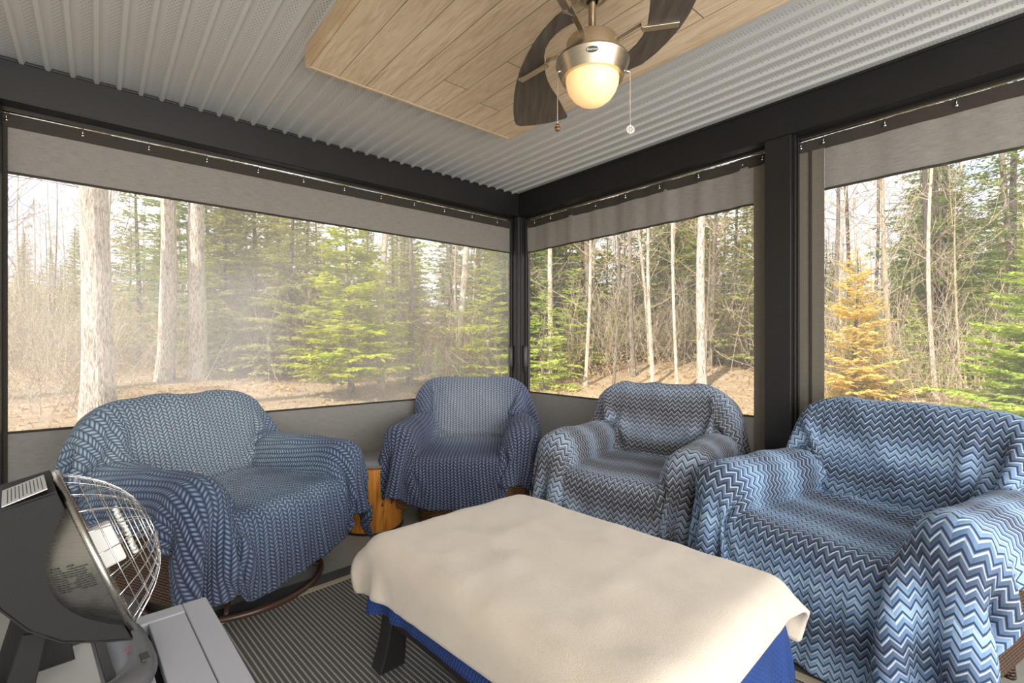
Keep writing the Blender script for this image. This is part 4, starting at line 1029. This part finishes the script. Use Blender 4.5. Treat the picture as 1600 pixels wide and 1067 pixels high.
special('soft yellow-green young evergreen just left of the corner post', 765, 13.5, 3.4, 1.3, 35, M_NEEDY, M_BARKG, z0=.04, dens=1.2, tw=.04, step=.24)
special('light green young fir left of the tall dark-sided trunk in the middle screen', 895, 14.2, 3.2, 1.3, 36, M_NEEDF, M_BARKG, z0=.03, dens=1.2, tw=.035, step=.22)
special('olive fir in the middle screen behind the pale saplings', 1000, 16.0, 5.2, 1.7, 37, M_NEED, M_BARKG, z0=.03, dens=1.4, tw=.05, step=.26)
special('olive-yellow fir right of the lichen-mottled trunk', 1150, 14.0, 6.4, 1.7, 38, M_NEED, M_BARKG, z0=.05, dens=1.3, tw=.045, step=.26)
special('light green slim fir just right of the corner post, behind the leaning trunk', 832, 15.6, 6.6, 1.6, 39, M_NEEDF, M_BARKG, z0=.05, dens=1.2, tw=.045, step=.28)
special('golden-needled bush at the left edge of the far right screen', 1338, 9.2, 3.0, 1.0, 24, M_NEEDO, M_BARKG, z0=.05, dens=1.3, tw=.032, droop=.1, nseg=10, step=.15)
special('tall green fir in the middle of the far right screen', 1465, 13.2, 8.0, 2.1, 25, M_NEEDD, M_BARKD, z0=.32, dens=1.3, tw=.035, nseg=10, step=.3)
special('bright green young fir at the right edge, nearest outside', 1630, 5.6, 2.55, 1.15, 26, M_NEEDF, M_BARKG, z0=.02, dens=1.9, tw=.030, droop=.15, nseg=15, step=.11, wfac=.24)
special('deep green fir behind the bright young fir at the right edge', 1585, 12.0, 9.0, 2.3, 27, M_NEEDD, M_BARKD, z0=.1, dens=1.1, tw=.04, step=.34)
special('deep green fir left of the lichen-mottled trunk', 1050, 17.0, 8.3, 2.3, 28, M_NEEDD, M_BARKD, dens=1.2, tw=.05, step=.36)
special('low green young fir in front of the pale leaning trunk by the corner post', 850, 12.6, 2.6, 1.3, 29, M_NEEDF, M_BARKG, z0=.03, dens=1.2, tw=.025, step=.2)
special('olive fir behind the corner post', 790, 16.5, 7.8, 2.4, 30, M_NEED, M_BARKD, dens=1.2, tw=.05, step=.36)
special('olive evergreen left of the thin dark leaning trunk', 215, 17.0, 7.6, 2.2, 31, M_NEED, M_BARKD, dens=1.2, tw=.05, step=.36)
# -- stock plants, copied
CON = [conifer(h, R, 40 + i, z0=.06, dens=1.45, tw=.07, nseg=8, step=.34) for i, (h, R) in enumerate(((9.5, 2.3), (8, 2.0), (11, 2.6), (6, 1.7)))]
BAR = [bare(h, r, 60 + i, nb, depth=2) for i, (h, r, nb) in enumerate(((8.5, .06, 26), (10, .085, 30), (7, .04, 22), (9, .05, 24), (6, .03, 18)))]
BRU = [brush(h, 80 + i, 15) for i, h in enumerate((2.6, 3.4, 1.8, 2.2))]
LEA = [leafy(1.1, 90, 700), leafy(.8, 91, 500, .6)]
def side(px): return 'left' if px < 800 else ('middle' if px < 1200 else 'far right')
def scatter(n, px0, px1, d0, d1, fn, gap=1.0, tries=30):
    pts = []
    for _ in range(n):
        for _t in range(tries):
            px = rng.uniform(px0, px1); d = math.sqrt(rng.uniform(d0 ** 2, d1 ** 2)); x, y = atp(px, d)
            if all((x - a) ** 2 + (y - b) ** 2 > gap * gap for a, b in pts): pts.append((x, y)); fn(px, x, y, d); break
NAMES = {'left': 'the left screen', 'middle': 'the middle screen', 'far right': 'the far right screen'}
def p_con(px, x, y, d):
    i = rng.randrange(4); s = side(px); far = d > 24; mt = (M_NEED if rng.random() < .7 else M_NEEDD); low = px < 230 or 925 < px < 1030 or 1270 < px < 1410
    put('evergreen_tree', 'olive-green evergreen standing in the deep woods seen through %s' % NAMES[s] if mt is M_NEED else 'dark green evergreen standing in the deep woods seen through %s' % NAMES[s], 'tree', x, y,
        [('crown', CON[i][0], mt), ('trunk', CON[i][1], M_BARKD)], rng.uniform(.7, 1.05) * (1.0 if d < 22 else 1.1) * (.58 if low else 1), None, 'evergreens of the deep woods through %s' % NAMES[s] + (' in olive' if mt is M_NEED else ' in dark green'))
def p_bare(px, x, y, d):
    i = rng.randrange(5); s = side(px); mt = rng.choice([M_BIRCH, M_TWIG, M_BARKG]); w = {'pale_sapling_bark': 'pale', 'twig_bark': 'tan', 'grey_brown_bark': 'grey'}[mt.m.name]
    put('bare_tree', '%s leafless slender tree in the woods seen through %s' % (w, NAMES[s]), 'tree', x, y,
        [('branches', BAR[i][0], M_TWIG), ('trunk', BAR[i][1], mt)], rng.uniform(.75, 1.15), None, '%s leafless trees through %s' % (w, NAMES[s]))
def p_brush(px, x, y, d):
    i = rng.randrange(4); s = side(px)
    put('leafless_bush', 'tan leafless bush on the leaf litter seen through %s' % NAMES[s], 'bush', x, y, [('stems', BRU[i], M_TWIG)] + ([('dry_leaves', LEA[i % 2], M_DRY)] if rng.random() < .22 else []), rng.uniform(.7, 1.2), None, 'leafless bushes through %s' % NAMES[s])
def p_small(px, x, y, d):
    s = side(px); put('evergreen_sapling', 'small fresh green fir sapling seen through %s' % NAMES[s], 'tree', x, y, [('crown', CON[3][0], M_NEEDF), ('trunk', CON[3][1], M_BARKG)], rng.uniform(.18, .38), None, 'small fir saplings through %s' % NAMES[s])
scatter(50, -150, 830, 15.5, 28, p_con, 2.1); scatter(46, 800, 1750, 16, 30, p_con, 2.1)
scatter(60, -200, 1800, 30, 46, p_con, 2.0)
scatter(48, -20, 800, 15, 30, p_bare, 1.1); scatter(52, 810, 1750, 13, 32, p_bare, 1.1)
scatter(110, -150, 800, 13.0, 20, p_brush, .6); scatter(100, 860, 1750, 13.0, 20, p_brush, .6)
scatter(10, -60, 140, 8.5, 13, p_brush, .8); scatter(46, 840, 1190, 13.5, 20, p_brush, .6); scatter(9, 830, 1190, 11, 15, p_bare, 1.0); scatter(8, 1280, 1640, 9.5, 14, p_bare, 1.0); scatter(12, 820, 1190, 15, 20, p_con, 1.5); scatter(10, 1280, 1650, 8, 12, p_brush, .9)
scatter(16, 820, 1120, 14, 18, p_small, 1.0); scatter(10, 1280, 1600, 9.5, 13, p_small, 1.0); scatter(8, 480, 780, 13, 16, p_small, 1.0)
# dead branches lying on the litter
for q, (px, d, rz) in enumerate(((470, 13.2, .1), (505, 13.4, -.25), (450, 13.8, .5))):
    mb = MB(); branches(mb, (0, 0, .08), (1, 0, .05), 1.9, .035, 2, random.Random(q), .2, 0, (2, 4), .006, 5); x, y = atp(px, d)
    o = mb.build('fallen_branch', M_BIRCH, None, smooth=True, loc=(x, y, gz(x, y)), rz=rz); tagp(o, ('bleached fallen branch on the clearing left of the yellow-green evergreen', 'second bleached fallen branch nearest the yellow-green evergreen', 'third bleached fallen branch, the farthest back on the clearing')[q], 'branch')

# dry leaves and grass blades strewn over the clearing
rl = random.Random(5); mb = MB()
for _ in range(16000):
    px = rl.uniform(-120, 1720); d = math.sqrt(rl.uniform(4.6 ** 2, 19 ** 2)); x, y = atp(px, d); z = gz(x, y); w = rl.uniform(0, 6.3); L = rl.uniform(.04, .12); hgt = rl.uniform(.01, .07)
    a = Vector((math.cos(w), math.sin(w), 0)) * L; b = Vector((-math.sin(w), math.cos(w), 0)) * L * .3; p = Vector((x, y, z + .01))
    mb.add([p, p + a * .5 + b + Vector((0, 0, hgt)), p + a, p + a * .5 - b + Vector((0, 0, hgt * .3))], [(0, 1, 2, 3)])
tagp(mb.build('leaf_litter', M_DRY, None), 'tan dry leaves strewn over the ground outside the screens', 'leaves', kind='stuff')
